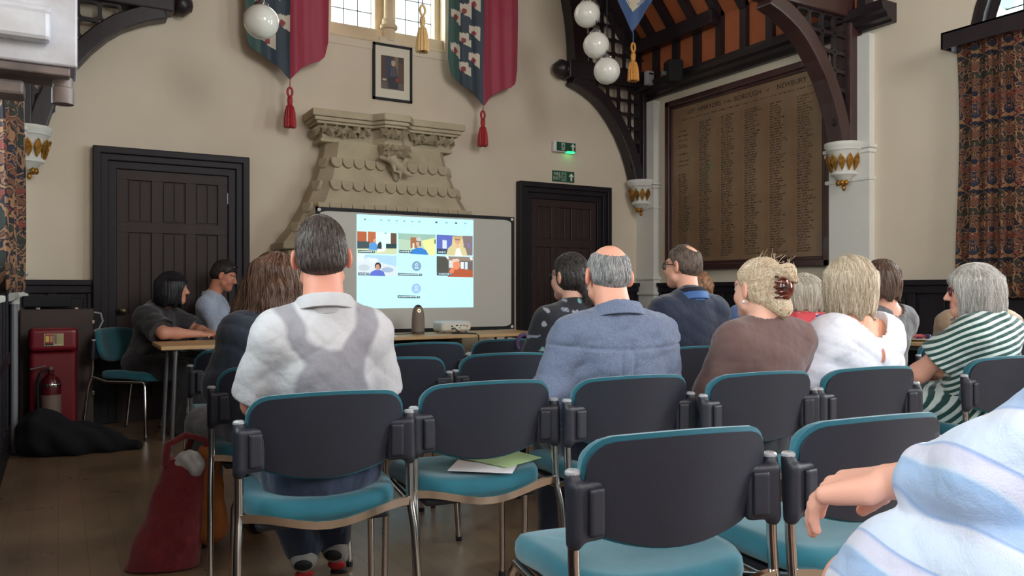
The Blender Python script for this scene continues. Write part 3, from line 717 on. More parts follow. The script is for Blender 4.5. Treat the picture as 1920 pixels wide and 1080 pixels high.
def banner(label, cx, Y, hw0, hw1, ztop, zside, ztip, edge, colf, tas, wave=.02, seed=0, group=None):
    T = thing('hanging_banner', label, 'banner', (cx, Y, ztip)); nx, nz = 64, 128
    def zlow(q):
        for (qa, ga), (qb, gb) in zip(edge, edge[1:]):
            if qa <= q <= qb: return ztip + (zside - ztip) * (ga + (gb - ga) * (q - qa) / (qb - qa))
        return zside
    b = MB(); vs = []; cols = []
    for j in range(nz + 1):
        for i in range(nx + 1):
            s = -1 + 2 * i / nx; x = s * (hw0 if s < 0 else hw1); zl = zlow(abs(s)); z = zl + (ztop - zl) * (j / nz) ** 1.15
            y = -wave * (math.sin(x * 17 + seed) + .6 * math.sin(x * 37 + 1.3 + seed + z)) * (1 - .3 * abs(s)) - .008 * math.sin(z * 5)
            vs.append((x, y, z - ztip))
    fs = []; fc = []
    for j in range(nz):
        for i in range(nx):
            a = j * (nx + 1) + i; fs.append((a, a + 1, a + nx + 2, a + nx + 1)); m_ = [(vs[q][0], vs[q][2] + ztip) for q in fs[-1]]; fc.append(colf(sum(q[0] for q in m_) / 4, sum(q[1] for q in m_) / 4))
    me = bpy.data.meshes.new('banner_cloth'); n = len(vs); V2 = vs + [(x, y + .004, z) for x, y, z in vs]
    F2 = fs + [tuple(q + n for q in f[::-1]) for f in fs]
    rim = [i for i in range(nx)]; F2 += [(i + 1, i, i + n, i + 1 + n) for i in rim]
    me.from_pydata(V2, [], F2); me.shade_smooth(); at = me.attributes.new('col', 'FLOAT_COLOR', 'FACE'); cc = fc + fc + [fc[0]] * len(rim)
    at.data.foreach_set('color', np.array([(*c, 1) for c in cc], dtype=np.float32).ravel())
    link('banner_cloth', me, mat_attr('banner_silk', .55, sheen=.4, bump=(300, .1)), T)
    MB().tube([(-hw0 - .06, 0, ztop - ztip + .02), (hw1 + .06, 0, ztop - ztip + .02)], .016, 8).build('rod', dark_wood, T)
    tassel(T, (0, -.003, .0), [z - ztip for z in tas[0]], None, tas[1], tas[2]); return T
crim = rgb(160, 46, 72); navy = rgb(38, 56, 72); green = rgb(46, 84, 78); ivory = rgb(208, 200, 184); rred = rgb(138, 46, 54)
def heraldic(flip, sq):
    def f(x, z):
        if x > 0: return crim
        base = green if x < -.26 else navy
        for (sx, sz) in sq:
            u, v = x - sx, z - sz
            if abs(u) < .062 and abs(v) < .075:
                if v < -.075 + (.062 - u) * .62: return base      # lower corner folded away
                if (u + .008) ** 2 * 1.2 + (v - .0) ** 2 < .03 ** 2: return rred
                if abs(u - v * .6) < .012 and v < 0: return rgb(54, 44, 56)
                return ivory
        return base
    return f
EDGE = [(0, 0), (.12, .2), (.3, .45), (.55, .66), (.78, .78), (.92, .95), (1, 1.45)]
red_t = mat('red_silk_cord', rgb(190, 50, 58), .6, noise=(60, rgb(150, 36, 46))); red_c = mat('faded_red_cord', rgb(170, 84, 70), .7, noise=(80, rgb(190, 140, 120)))
sqs = [(-.31, 3.93), (-.10, 3.80), (-.205, 3.72), (-.31, 3.59), (-.10, 3.52), (-.205, 3.42), (-.205, 4.02), (-.1, 4.1), (-.31, 4.25), (-.205, 4.32)]
banner('green and crimson silk banner hanging left of the gable window', 1.85, YB - .2, .395, .36, 4.9, 3.34, 3.06, EDGE, heraldic(0, [(-.06, 3.58), (-.19, 3.40), (-.28, 3.75), (-.15, 3.85), (-.3, 4.1)]), ((2.99, 2.87, 2.84, 2.63), red_t, red_c), seed=1)
banner('green and crimson silk banner hanging right of the gable window', 3.86, YB - .2, .40, .43, 4.9, 3.36, 3.05, EDGE, heraldic(0, sqs), ((3.00, 2.885, 2.85, 2.64), red_t, red_c), seed=2.2)
gold_t = mat('gold_silk', rgb(226, 164, 84), .6, noise=(90, rgb(196, 132, 58))); cream_t = mat('cream_silk', rgb(226, 190, 136), .6, noise=(90, rgb(210, 170, 112))); blue_c = mat('blue_cord', rgb(70, 92, 128), .7)
def blue_f(x, z):
    v = z - 3.52; q = abs(x) + 0
    if v > .20 + q * .9 and q < .25:
        k = v - .20 - q * .9
        if k < .085 and q > .04: return rgb(206, 204, 200) if (math.sin((x + v) * 190) > -.2 or k > .045) else rgb(62, 92, 140)
        if k < .12 and q > .04: return rgb(70, 66, 82)
        if x > .06 and abs(x - .1) < .03: return rgb(170, 44, 50)
        return rgb(210, 196, 166)
    return rgb(62, 92, 140)
p = atY(1187, 60, 6.0)
banner('blue banner with white serrated chevron beside the globe lamps', p.x, 6.0, .34, .34, 4.7, p.z + .5, p.z, [(0, 0), (1, 1)], lambda x, z: blue_f(x, z - p.z + 3.52), ((p.z - .11, p.z - .24, p.z - .28, p.z - .47), gold_t, blue_c), .008, 0)
p2 = atY(792, 15, 6.0)
banner('cream tasselled banner hung high before the gable window', p2.x, 6.0, .34, .34, 5.0, p2.z + .75, p2.z + .25, [(0, 0), (1, 1)], lambda x, z: rgb(200, 180, 150), ((p2.z + .02, p2.z - .11, p2.z - .15, p2.z - .36), cream_t, mat('grey_cord', rgb(150, 150, 160), .7)), .008, 0)

# ------------------------------------------------------------------ opal globe lamps
def globe(px, py, t, label, ztop):
    c = atT(px, py, t); T = thing('globe_lamp', label, 'lamp', (c.x, c.y, c.z), 0, 'opal globe pendants')
    MB().ball((0, 0, 0), .125, 32, 20).build('globe', opal_m, T, smooth=180)
    MB().lathe([(.0, .16), (.018, .158), (.02, .14), (.05, .132), (.052, .108), (.045, .104)], (0, 0, 0), 20).build('gallery', grey_metal, T, smooth=40)
    for k in range(3): a = k * 2.1 + .5; MB().ball((.055 * math.cos(a), .055 * math.sin(a), .12), .011, 8, 6).build('screw', chrome_m, T)
    MB().tube([(0, 0, .15), (0, 0, ztop - c.z)], .005, 6).build('cable', black_m, T)
globe(490, 41, 5.76, 'white opal globe lamp hanging before the left banner', 5.3)
globe(1101, 27, 7.5, 'highest of the three white opal globe lamps by the blue banner', 5.3)
globe(1118, 85, 7.45, 'middle of the three white opal globe lamps by the blue banner', 5.3)
globe(1138, 133, 7.4, 'lowest of the three white opal globe lamps by the blue banner', 5.3)

# ------------------------------------------------------------------ exit signs, sensor, loudspeaker
sg_g = rgb(22, 74, 54); sg_w = rgb(214, 226, 214)
def arrow(cx, cy, s): return [(cx, cy + s), (cx + s * .8, cy + .1 * s), (cx + s * .45, cy + .05 * s), (cx + s * .25, cy + .25 * s), (cx + s * .25, cy - s), (cx - s * .25, cy - s), (cx - s * .25, cy + .25 * s), (cx - s * .45, cy + .05 * s), (cx - s * .8, cy + .1 * s)]
def runner(cx, cy, s, col):
    return [(circ(cx + .15 * s, cy + .78 * s, .17 * s, 10), col), ([(cx - .05 * s, cy + .55 * s), (cx + .2 * s, cy + .5 * s), (cx + .08 * s, cy - .1 * s), (cx - .2 * s, cy - .05 * s)], col), ([(cx + .05 * s, cy - .05 * s), (cx + .4 * s, cy - .35 * s), (cx + .3 * s, cy - .8 * s), (cx + .15 * s, cy - .8 * s), (cx + .2 * s, cy - .4 * s), (cx - .1 * s, cy - .1 * s)], col),
            ([(cx - .15 * s, cy - .05 * s), (cx - .2 * s, cy - .45 * s), (cx - .6 * s, cy - .6 * s), (cx - .6 * s, cy - .45 * s), (cx - .35 * s, cy - .3 * s)], col), ([(cx + .15 * s, cy + .5 * s), (cx + .5 * s, cy + .15 * s), (cx + .42 * s, cy + .05 * s), (cx + .12 * s, cy + .3 * s)], col), ([(cx - .05 * s, cy + .5 * s), (cx - .5 * s, cy + .35 * s), (cx - .48 * s, cy + .22 * s), (cx - .05 * s, cy + .3 * s)], col)]
c1 = atY(1035, 330, YB); c2 = atY(1076, 344, YB); w = (c2.x - c1.x) / 2
T = thing('fire_exit_sign', 'flat green FIRE EXIT sign with white arrow over the door', 'sign', ((c1.x + c2.x) / 2, YB - .002, 2.36)); hh = .125
MB().box(-w, w, -.006, 0, 0, hh).build('sign_plate', mat('sign_green', sg_g, .5), T, smooth=None)
pol = [(arrow(w * .72, hh / 2, .045), sg_w), (rect(-.028, .012, .04, hh - .012), rgb(120, 150, 130))] + runner(.005, hh / 2 - .002, .05, sg_g)
link('pictogram', poly_mesh(pol, lambda x, y, k: (x, -.0075 - k, y)), print_m, T)
for t, zz in (('FIRE', .086), ('EXIT', .038)):
    o = link('lettering', text_mesh(t, .052), mat('sign_white', sg_w, .5), T); o.location = (-w * .58, -.0075, zz); o.rotation_euler = (R(90), 0, 0)
c1 = atY(1036, 270, YB); c2 = atY(1073, 280, YB); w = (c2.x - c1.x) / 2; zb = atY(1055, 287, YB).z
T = thing('emergency_light', 'white emergency exit light box with lit green corner above the sign', 'exit light', ((c1.x + c2.x) / 2, YB - .002, zb))
MB().box(-w - .02, w + .005, -.06, 0, 0, .12).build('housing', white_plastic, T, bevel=.008)
MB().box(-w + .015, w, -.066, -.058, .01, .11).build('diffuser', mat('sign_green', sg_g, .5), T)
pol = [(arrow(w * .72, .062, .042), sg_w), (rect(-w * .45, .018, -w * .1, .102), rgb(170, 186, 178))] + runner(-w * .28, .056, .042, rgb(30, 50, 48))
link('pictogram', poly_mesh(pol, lambda x, y, k: (x, -.0675 - k, y)), print_m, T)
led = mat('green_led', (0, .8, .2), .4); led.node_tree.nodes['Principled BSDF'].inputs['Emission Color'].default_value = (0.02, 1, .2, 1); led.node_tree.nodes['Principled BSDF'].inputs['Emission Strength'].default_value = 2.2
MB().box(w * .15, w * .9, -.069, -.02, -.004, .016).build('lamp', led, T, bevel=.004)
p = atY(1217, 147, 7.12)
T = thing('wall_sensor', 'small pale grey alarm sensor on the truss foot', 'sensor', (p.x, p.y, p.z - .07)); MB().box(-.05, .05, -.035, .035, 0, .15).build('housing', mat('pale_grey_plastic', rgb(190, 194, 204), .5), T, bevel=.012); MB().box(-.03, .03, -.042, -.03, .105, .125).build('slot', black_m, T); MB().box(-.052, .04, -.04, .03, -.008, .012).build('base_clip', mat('pale_grey_plastic', rgb(190, 194, 204), .5), T, bevel=.004)
p = atX(1262, 135, 5.86)
T = thing('wall_loudspeaker', 'small black loudspeaker fixed before the orange ashlar panels', 'loudspeaker', (p.x, p.y, p.z - .12), R(70)); MB().box(-.09, .09, -.08, .08, 0, .24).build('cabinet', black_m, T, bevel=.012); MB().box(-.08, .08, -.088, -.078, .012, .228).build('grille', mat('dark_grille', rgb(20, 21, 26), .6, bump=(500, .4)), T, bevel=.005); MB().box(-.015, .015, .08, .14, .08, .12).build('bracket', grey_metal, T)

# ------------------------------------------------------------------ name board
BY0, BY1, BZ0, BZ1 = 4.77, 7.02, 1.345, 3.30
T = thing('honours_board', 'huge dark framed board of names in long columns on the right wall', 'board', (XR, (BY0 + BY1) / 2, BZ0)); hw = (BY1 - BY0) / 2; bh = BZ1 - BZ0
fr_m = mat('mahogany_frame', rgb(58, 34, 36), .3, noise=(6, rgb(70, 42, 42), 4, (1, 1, .2)), coat=.3)
for (a0, a1, d0, d1, z0, z1) in ((-hw, -hw + .07, .0, .075, 0, bh), (hw - .07, hw, 0, .075, 0, bh), (-hw, hw, 0, .075, 0, .07), (-hw, hw, 0, .075, bh - .07, bh)):
    MB().box(-d1, -d0, a0, a1, z0, z1).build('outer_frame', fr_m, T, bevel=.012)
g = .065
for (a0, a1, z0, z1) in ((-hw + g, -hw + g + .035, g, bh - g), (hw - g - .035, hw - g, g, bh - g), (-hw + g, hw - g, g, g + .035), (-hw + g, hw - g, bh - g - .035, bh - g)):
    MB().box(-.05, 0, a0, a1, z0, z1).build('inner_bead', fr_m, T, bevel=.008)
MB().box(-.03, 0, -hw + .07, hw - .07, .07, bh - .07).build('panel', mat('bronze_brown_panel', rgb(142, 116, 90), .3, noise=(3, rgb(128, 104, 82)), coat=.25), T, smooth=None)
# rows of lettering: u runs left to right as seen from the room (decreasing y)
b = MB(); U0 = hw - .13; rb = random.Random(11); W = 2 * hw - .26; ncol = 6
ink = rgb(72, 56, 48); dat = rgb(154, 96, 62)
def glyphs(u, z, hgt, n, col, cw=.0085):
    for k in range(n):
        w_ = cw * rb.uniform(.5, .82); uu = u + k * cw; y0 = U0 - uu; kind = rb.random()
        zz0 = z + (hgt * .55 if kind < .25 else 0); zz1 = z + (hgt if kind < .7 else hgt * .6)
        b.add([(-.0312, y0, zz0), (-.0312, y0 - w_, zz0), (-.0312, y0 - w_, zz1), (-.0312, y0, zz1)], [(0, 1, 2, 3)], col)
for c in range(ncol):
    u = c * W / ncol; nr = 58
    for r_ in range(nr):
        z = bh - .33 - r_ * ((bh - .45) / nr)
        if c == 0 and r_ < 22 and rb.random() < .6: continue
        glyphs(u, z, .017, 4, dat, .011)
        n1 = rb.randint(5, 9); n2 = rb.randint(7, 12)
        glyphs(u + .065, z, .017, n1, ink); glyphs(u + .065 + (n1 + 1) * .0085, z, .017, n2, ink)
        if rb.random() < .12: glyphs(u + .065 + (n1 + n2 + 2) * .0085, z, .017, 5, ink)
for k in range(16): glyphs(.12 + k * .115, bh - .255, .014, 9, ink, .0105)
b.build('name_lettering', mat_attr('board_lettering', .45), T, smooth=None)
for i, (txt, u, sz) in enumerate((('LIST', .27, .06), ('of', .40, .045), ('MAYORS', .58, .075), ('of the', .82, .045), ('BOROUGH', 1.10, .075), ('of', 1.36, .045), ('NEWBURY', 1.66, .075))):
    o = link('heading_lettering', text_mesh(txt, sz), mat('lettering_ink', rgb(48, 34, 34), .4), T); o.location = (-.032, U0 - u, bh - .175); o.rotation_euler = (R(90), 0, R(-90))

# ------------------------------------------------------------------ patterned curtains and pelmets
def curtain_material():
    m = bpy.data.materials.new('scrolling_floral_curtain'); m.use_nodes = True; nt = m.node_tree; bs = nt.nodes['Principled BSDF']; N = nt.nodes.new; L = nt.links.new
    at = N('ShaderNodeAttribute'); at.attribute_name = 'cuv'
    def math_(op, a, b=None):
        n = N('ShaderNodeMath'); n.operation = op
        for i, x in enumerate((a, b)):
            if x is None: continue
            if isinstance(x, (int, float)): n.inputs[i].default_value = x
            else: L(x, n.inputs[i])
        return n.outputs[0]
    sp = N('ShaderNodeSeparateXYZ'); L(at.outputs['Vector'], sp.inputs[0])
    mx = math_('PINGPONG', sp.outputs[0], .11)                                  # mirrored repeat
    cb = N('ShaderNodeCombineXYZ'); L(mx, cb.inputs[0]); L(math_('MODULO', sp.outputs[1], .52), cb.inputs[1])
    no = N('ShaderNodeTexNoise'); no.inputs['Scale'].default_value = 9; no.inputs['Detail'].default_value = 2; L(cb.outputs[0], no.inputs['Vector'])
    vm = N('ShaderNodeVectorMath'); vm.operation = 'SCALE'; L(no.outputs['Color'], vm.inputs[0]); vm.inputs['Scale'].default_value = .16
    va = N('ShaderNodeVectorMath'); va.operation = 'ADD'; L(cb.outputs[0], va.inputs[0]); L(vm.outputs[0], va.inputs[1])
    vo = N('ShaderNodeTexVoronoi'); vo.inputs['Scale'].default_value = 15; L(va.outputs[0], vo.inputs['Vector'])
    ve = N('ShaderNodeTexVoronoi'); ve.feature = 'DISTANCE_TO_EDGE'; ve.inputs['Scale'].default_value = 15; L(va.outputs[0], ve.inputs['Vector'])
    v2 = N('ShaderNodeTexVoronoi'); v2.inputs['Scale'].default_value = 34; L(va.outputs[0], v2.inputs['Vector'])
    def ramp(stops):
        r = N('ShaderNodeValToRGB'); r.color_ramp.interpolation = 'CONSTANT'; e = r.color_ramp.elements; e[0].position = stops[0][0]; e[0].color = (*stops[0][1], 1); e[1].position = stops[1][0]; e[1].color = (*stops[1][1], 1)
        for p_, c_ in stops[2:]: x = e.new(p_); x.color = (*c_, 1)
        return r
    rc = ramp([(0, rgb(38, 34, 40)), (.22, rgb(46, 52, 70)), (.4, rgb(126, 62, 52)), (.52, rgb(52, 56, 48)), (.66, rgb(112, 74, 56)), (.78, rgb(36, 38, 54)), (.9, rgb(104, 42, 50))]); L(vo.outputs['Color'], rc.inputs[0])
    rr_ = ramp([(0, rgb(126, 58, 50)), (.14, rgb(168, 126, 92)), (.22, rgb(50, 42, 46)), (.38, rgb(140, 98, 72)), (.45, rgb(38, 38, 50))]); L(vo.outputs['Distance'], rr_.inputs[0])
    def mixc(fac, a, b_):
        m_ = N('ShaderNodeMix'); m_.data_type = 'RGBA'; L(fac, m_.inputs[0]); L(a, m_.inputs[6]); L(b_, m_.inputs[7]); return m_.outputs[2]
    base = mixc(math_('LESS_THAN', vo.outputs['Distance'], .50), rc.outputs[0], rr_.outputs[0])
    base = mixc(math_('GREATER_THAN', v2.outputs['Distance'], .52), base, rc.outputs[0])
    tan = N('ShaderNodeRGB'); tan.outputs[0].default_value = (*rgb(146, 108, 78), 1); navy_ = N('ShaderNodeRGB'); navy_.outputs[0].default_value = (*rgb(36, 36, 46), 1)
    base = mixc(math_('LESS_THAN', ve.outputs['Distance'], .10), base, navy_.outputs[0]); base = mixc(math_('LESS_THAN', ve.outputs['Distance'], .05), base, tan.outputs[0])
    class _O: outputs = [None, None, base]
    mi2 = _O
    L(mi2.outputs[2], bs.inputs['Base Color']); bs.inputs['Roughness'].default_value = .9
    tr = N('ShaderNodeBsdfTranslucent'); L(mi2.outputs[2], tr.inputs[0]); ms = N('ShaderNodeMixShader'); ms.inputs[0].default_value = .3
    L(bs.outputs[0], ms.inputs[1]); L(tr.outputs[0], ms.inputs[2]); L(ms.outputs[0], nt.nodes['Material Output'].inputs[0]); return m
curt_m = curtain_material()
def curtain(label, X, y0, y1, z0, z1, amp, wl, ph=0.0):
    n = int((y1 - y0) / .008); nz = 24; vs = []; uv = []; s = 0; prev = None; pts = []
    for i in range(n + 1):
        y = y0 + (y1 - y0) * i / n
        x = amp * (math.sin(2 * math.pi * y / wl + ph) + .35 * math.sin(2 * math.pi * y / wl * 2.3 + 1))
        if prev: s += math.hypot(y - prev[0], x - prev[1])
        prev = (y, x); pts.append((y, x, s))
    for j in range(nz + 1):
        z = z0 + (z1 - z0) * j / nz; k = .75 + .35 * (1 - j / nz)
        for y, x, s in pts: vs.append((X + x * k + .01 * math.sin(z * 3 + y * 9), y + .012 * math.sin(z * 2.1), z)); uv.append((s, z, 0))
    fs = [(j * (n + 1) + i, j * (n + 1) + i + 1, (j + 1) * (n + 1) + i + 1, (j + 1) * (n + 1) + i) for j in range(nz) for i in range(n)]
    m = len(vs); V = vs + [(x + .004, y, z) for x, y, z in vs]; Fc = fs + [tuple(q + m for q in f[::-1]) for f in fs]
    Fc += [(j * (n + 1), (j + 1) * (n + 1), (j + 1) * (n + 1) + m, j * (n + 1) + m) for j in range(nz)] + [(i, i + m, i + 1 + m, i + 1) for i in range(n)]
    me = bpy.data.meshes.new('curtain'); me.from_pydata(V, [], Fc); me.shade_smooth()
    at = me.attributes.new('cuv', 'FLOAT_VECTOR', 'POINT'); at.data.foreach_set('vector', np.array(uv + uv, dtype=np.float32).ravel())
    return tag(link('curtain', me, curt_m), label, 'curtain')
def pelmet(label, x0, x1, y0, y1):
    T = thing('pelmet', label, 'pelmet', ((x0 + x1) / 2, (y0 + y1) / 2, 2.99)); a, c = (x1 - x0) / 2, (y1 - y0) / 2
    MB().box(-a, a, -c, c, .11, .13).build('top_board', dark_wood, T, bevel=.004); f = -a if x0 > 3 else a
    MB().box(*sorted((f, f + (.02 if x0 > 3 else -.02))), -c, c, 0, .13).build('front_board', dark_wood, T, bevel=.004)
    for s in (-1, 1): MB().box(-a, a, *sorted((s * c, s * (c - .02))), 0, .12).build('end_board', dark_wood, T, bevel=.004)
pelmet('dark wooden pelmet box above the right curtain', 5.93, XR, 1.55, 3.62)
curtain('heavy curtain of scrolling rust and navy flowers at the right window', 6.06, 3.0, 3.57, 1.07, 3.05, .032, .105)
curtain('narrow drawn-back floral curtain at far side of the right window', 6.06, 1.62, 1.95, 1.07, 3.05, .032, .09, 1)
pelmet('dark wooden pelmet box above the left curtain', XL, -.09, 1.55, 3.97)
curtain('heavy curtain of scrolling rust and navy flowers at the left window', -.165, 2.55, 3.93, 1.12, 3.05, .026, .12)
# ------------------------------------------------------------------ projection screen with the video call
SY = 6.9
T = thing('projection_screen', 'wide white projection screen with black border showing a video call', 'screen', (2.985, SY, 0))
sx0, sx1, sz0, sz1 = 1.975 - 2.985, 4.005 - 2.985, .73, 1.865
MB().box(sx0 + .01, sx1 - .01, -.004, .004, sz0 + .01, sz1 - .01).build('screen_fabric', mat('screen_white', rgb(206, 204, 198), .9), T, smooth=None)
bor = .032; cr = .11
def border_pts():
    out = [(sx0, sz0), (sx1, sz0), (sx1, sz1), (sx0, sz1)]
    inn = []
    for cx_, cz_, qx, qz in ((sx1 - bor, sz0 + bor, -1, 1), (sx1 - bor, sz1 - bor, -1, -1), (sx0 + bor, sz1 - bor, 1, -1), (sx0 + bor, sz0 + bor, 1, 1)):
        pts = [(cx_ + qx * cr * (1 - math.cos(R(a))) * 1.0, cz_ + qz * .05 * (1 - math.sin(R(a)))) for a in range(0, 91, 15)]
        if (qx, qz) in ((-1, -1), (1, 1)): pts = pts
        inn.append(pts)
    return out, inn
b = MB()
b.box(sx0, sx0 + bor, -.012, .006, sz0, sz1).box(sx1 - bor, sx1, -.012, .006, sz0, sz1).box(sx0, sx1, -.012, .006, sz0, sz0 + bor).box(sx0, sx1, -.012, .006, sz1 - bor, sz1)
for cx_, cz_, qx, qz in ((sx1 - bor, sz0 + bor, -1, 1), (sx1 - bor, sz1 - bor, -1, -1), (sx0 + bor, sz1 - bor, 1, -1), (sx0 + bor, sz0 + bor, 1, 1)):
    pts = [(cx_, cz_)] + [(cx_ + qx * .09 * (1 - math.sin(R(a))), cz_ + qz * .035 * (1 - math.cos(R(a)))) for a in range(0, 91, 15)]
    b.prism(pts, 'y', -.012, -.004)
b.build('border', black_m, T)
for x, z in ((sx0 + .028, sz1 - .025), (sx1 - .028, sz1 - .025), (sx0 + .028, sz0 + .025), (sx1 - .028, sz0 + .025)):
    MB().lathe([(0, 0), (.016, 0), (.016, .006), (.008, .009), (0, .006)], (0, 0, 0), 12, Matrix.Translation((x, -.012, z)) @ Matrix.Rotation(R(90), 4, 'X')).build('corner_stud', white_plastic, T)
for x in (sx0 + .2, sx1 - .2):
    MB().tube([(x, .02, sz1 - .1), (x, .02, .03)], .014, 8).build('upright', black_m, T); MB().tube([(x, -.16, .015), (x, .02, .05), (x, .14, .015)], .013, 8).build('foot', black_m, T)
IX0, IX1, IZ0, IZ1 = 2.35 - 2.985, 3.54 - 2.985, .957, 1.815
proj_m = mat_attr('projected_light', .9, emit=.62); _b = proj_m.node_tree.nodes['Principled BSDF']; _b.inputs['Specular IOR Level'].default_value = .1
def q(px, py):      # photo pixel on the screen plane -> local x, z
    p = atY(px, py, SY); return (p.x - 2.985, p.z)
def Q(*pts): return [q(*p) for p in pts]
def QR(x0, y0, x1, y1, s=.045): return Q((x0, y0), (x1, y0 + (x1 - x0) * s), (x1, y1 + (x1 - x0) * s * .45), (x0, y1))
def QC(cx, cy, rx, ry=None): c = q(cx, cy); k = 7.3 / F; return circ(c[0], c[1], rx * k, 18, (ry or rx) * k)
conv = lambda x, z, k: (x, -.0065 - k, z)
link('projected_window', poly_mesh([([(IX0, IZ0), (IX1, IZ0), (IX1, IZ1), (IX0, IZ1)], rgb(188, 240, 250))], conv), proj_m, T)
def tile(nm, polys): link(nm, poly_mesh(polys, lambda x, z, k: (x, -.0075 - k, z), .0003), proj_m, T)
lab = rgb(70, 96, 110); labt = rgb(210, 225, 228)
def caption(x0, y0, x1):
    ps = [(QR(x0, y0, x1, y0 + 5.2, .03), lab)]; k = x0 + 2; r_ = random.Random(int(x0 * 7 + y0))
    while k < x1 - 9: w_ = r_.uniform(1, 2.2); ps.append((QR(k, y0 + 1.6, k + w_, y0 + 3.7, .03), labt)); k += w_ + r_.uniform(.4, .9)
    ps += [(QC(x1 - 7, y0 + 2.9, 1.5), labt), (QR(x1 - 3.6, y0 + 1.2, x1 - 2, y0 + 4), labt)]; return ps
tile('video_tile', [(QR(669, 433.5, 743, 475), rgb(208, 240, 232)), (QR(669, 433.5, 687, 455), rgb(170, 96, 66)), (QR(689, 434, 704, 457), rgb(178, 104, 72)), (QR(732, 437, 743, 475), rgb(104, 80, 66)), (QR(669, 452, 692, 468), rgb(70, 84, 90)), (QR(723, 457, 743, 473), rgb(52, 70, 76)), (Q((669, 466), (743, 466), (743, 477), (669, 475)), rgb(196, 206, 168)), (Q((690, 468), (693, 457), (700, 453), (706, 458), (708, 470)), rgb(88, 150, 210)), (QC(702, 451, 3), rgb(200, 160, 130)), (Q((706, 466), (708, 456), (715, 457), (715, 467)), rgb(60, 70, 80)), (QC(712, 456, 2.6), rgb(70, 60, 56)), (Q((706, 468), (722, 466), (722, 470), (708, 473)), rgb(236, 244, 240)), (QR(720, 435.5, 724, 439), rgb(150, 190, 190))] + caption(671, 469, 702))
tile('video_tile', [(QR(746, 437, 816, 475.5), rgb(176, 202, 180)), (Q((746, 437), (816, 440), (816, 446), (784, 452), (746, 448)), rgb(150, 186, 172)), (QR(769, 445, 782, 465), rgb(160, 112, 80)), (QR(773, 456, 776, 466), rgb(226, 230, 220)), (Q((790, 452), (815, 446), (816, 478), (800, 478)), rgb(222, 226, 158)), (QR(814, 449, 816, 457), rgb(60, 60, 60)), (Q((768, 476), (772, 469), (780, 465), (790, 465), (798, 469), (803, 478)), rgb(60, 128, 206)), (QC(784, 456, 5.2, 8), rgb(196, 170, 152)), (QC(784.5, 448.5, 5.6, 4), rgb(190, 194, 190)), (QC(787, 458, 2, 5), rgb(140, 112, 100)), (QR(779, 452, 789, 453.4), rgb(80, 80, 84))] + caption(748, 469, 772))
tile('video_tile', [(QR(818, 440, 885.5, 476.5), rgb(122, 118, 150)), (QR(818, 440, 848, 470), rgb(96, 108, 186)), (Q((829, 450), (837, 451), (837, 466), (829, 466)), rgb(206, 220, 238)), (QR(818, 466, 838, 476), rgb(70, 76, 96)), (QR(866, 442, 885, 479, .02), rgb(130, 118, 120)), (QR(877, 456, 879, 464), rgb(130, 120, 220)), (Q((836, 479), (839, 466), (848, 458), (862, 458), (872, 466), (876, 480)), rgb(206, 200, 150)), (Q((848, 443), (866, 443), (869, 462), (846, 462)), rgb(214, 196, 150)), (QC(857, 450.5, 6, 8), rgb(206, 164, 130)), (Q((850, 443), (864, 443), (866, 448), (849, 448)), rgb(190, 164, 120)), (Q((852, 480), (855, 466), (860, 464), (866, 480)), rgb(232, 240, 232)), (QC(857, 462, 4, 4.5), rgb(222, 182, 150)), (QR(852, 448.5, 862, 450), rgb(96, 74, 66))] + caption(819, 470, 836))
tile('video_tile', [(QR(669, 476.5, 743, 516.5), rgb(168, 206, 232)), (Q((669, 490), (690, 482), (712, 492), (743, 500), (743, 518), (669, 517)), rgb(206, 220, 226)), (QC(682, 502, 11, 6), rgb(186, 200, 208)), (QC(726, 506, 12, 5), rgb(160, 180, 206)), (QC(700, 488, 9, 4), rgb(220, 232, 238)), (Q((669, 476.5), (684, 477), (680, 488), (669, 492)), rgb(214, 230, 232)), (Q((692, 517), (695, 510), (703, 506), (712, 506), (719, 510), (722, 518)), rgb(96, 112, 200)), (QC(708, 499, 6.2, 7), rgb(60, 56, 60)), (QC(707.5, 501, 4, 5.5), rgb(196, 150, 130))] + caption(671, 511, 692))
tile('video_tile', [(QR(818, 480, 886, 516.5), rgb(110, 100, 98)), (QR(818, 482, 840, 510), rgb(82, 84, 78)), (Q((838, 480.5), (886, 482), (886, 490), (838, 488)), rgb(146, 130, 118)), (QR(841, 488, 850, 502), rgb(206, 214, 214)), (QR(863, 491, 869, 504), rgb(226, 236, 238)), (QR(871, 491, 876, 505), rgb(200, 224, 232)), (Q((838, 519), (846, 506), (858, 503), (872, 505), (886, 507), (886, 520)), rgb(176, 92, 66)), (QC(855, 497, 8, 9), rgb(226, 142, 108)), (Q((846, 494), (848, 486), (858, 485), (862, 490), (852, 491)), rgb(220, 196, 180)), (Q((840, 512), (846, 501), (852, 504), (848, 514)), rgb(222, 130, 96)), (Q((834, 480.5), (839, 480.6), (841, 486), (839, 486.5)), rgb(230, 240, 240)), (Q((879, 483), (884, 482.6), (885.5, 487), (882, 487.6)), rgb(236, 244, 244))] + caption(820, 511, 847))
for cx_, cy_, c1_ in ((780.5, 499, rgb(124, 160, 190)), (780, 541, rgb(150, 186, 236))):
    wht = rgb(226, 246, 250); k = 7.3 / F; cc = q(cx_, cy_)
    tile('avatar', [(QC(cx_, cy_, 9.8), c1_), (QC(cx_, cy_ - 2.6, 2.9), wht), (QC(cx_, cy_ - 2.6, 1.9), c1_), ([(cc[0] + k * 4.3 * math.cos(R(a)), cc[1] - k * 2.2 + k * 2.8 * math.sin(R(a))) for a in range(180, 361, 15)], wht), ([(cc[0] + k * 3 * math.cos(R(a)), cc[1] - k * 2.8 + k * 1.6 * math.sin(R(a))) for a in range(180, 361, 20)], c1_)])
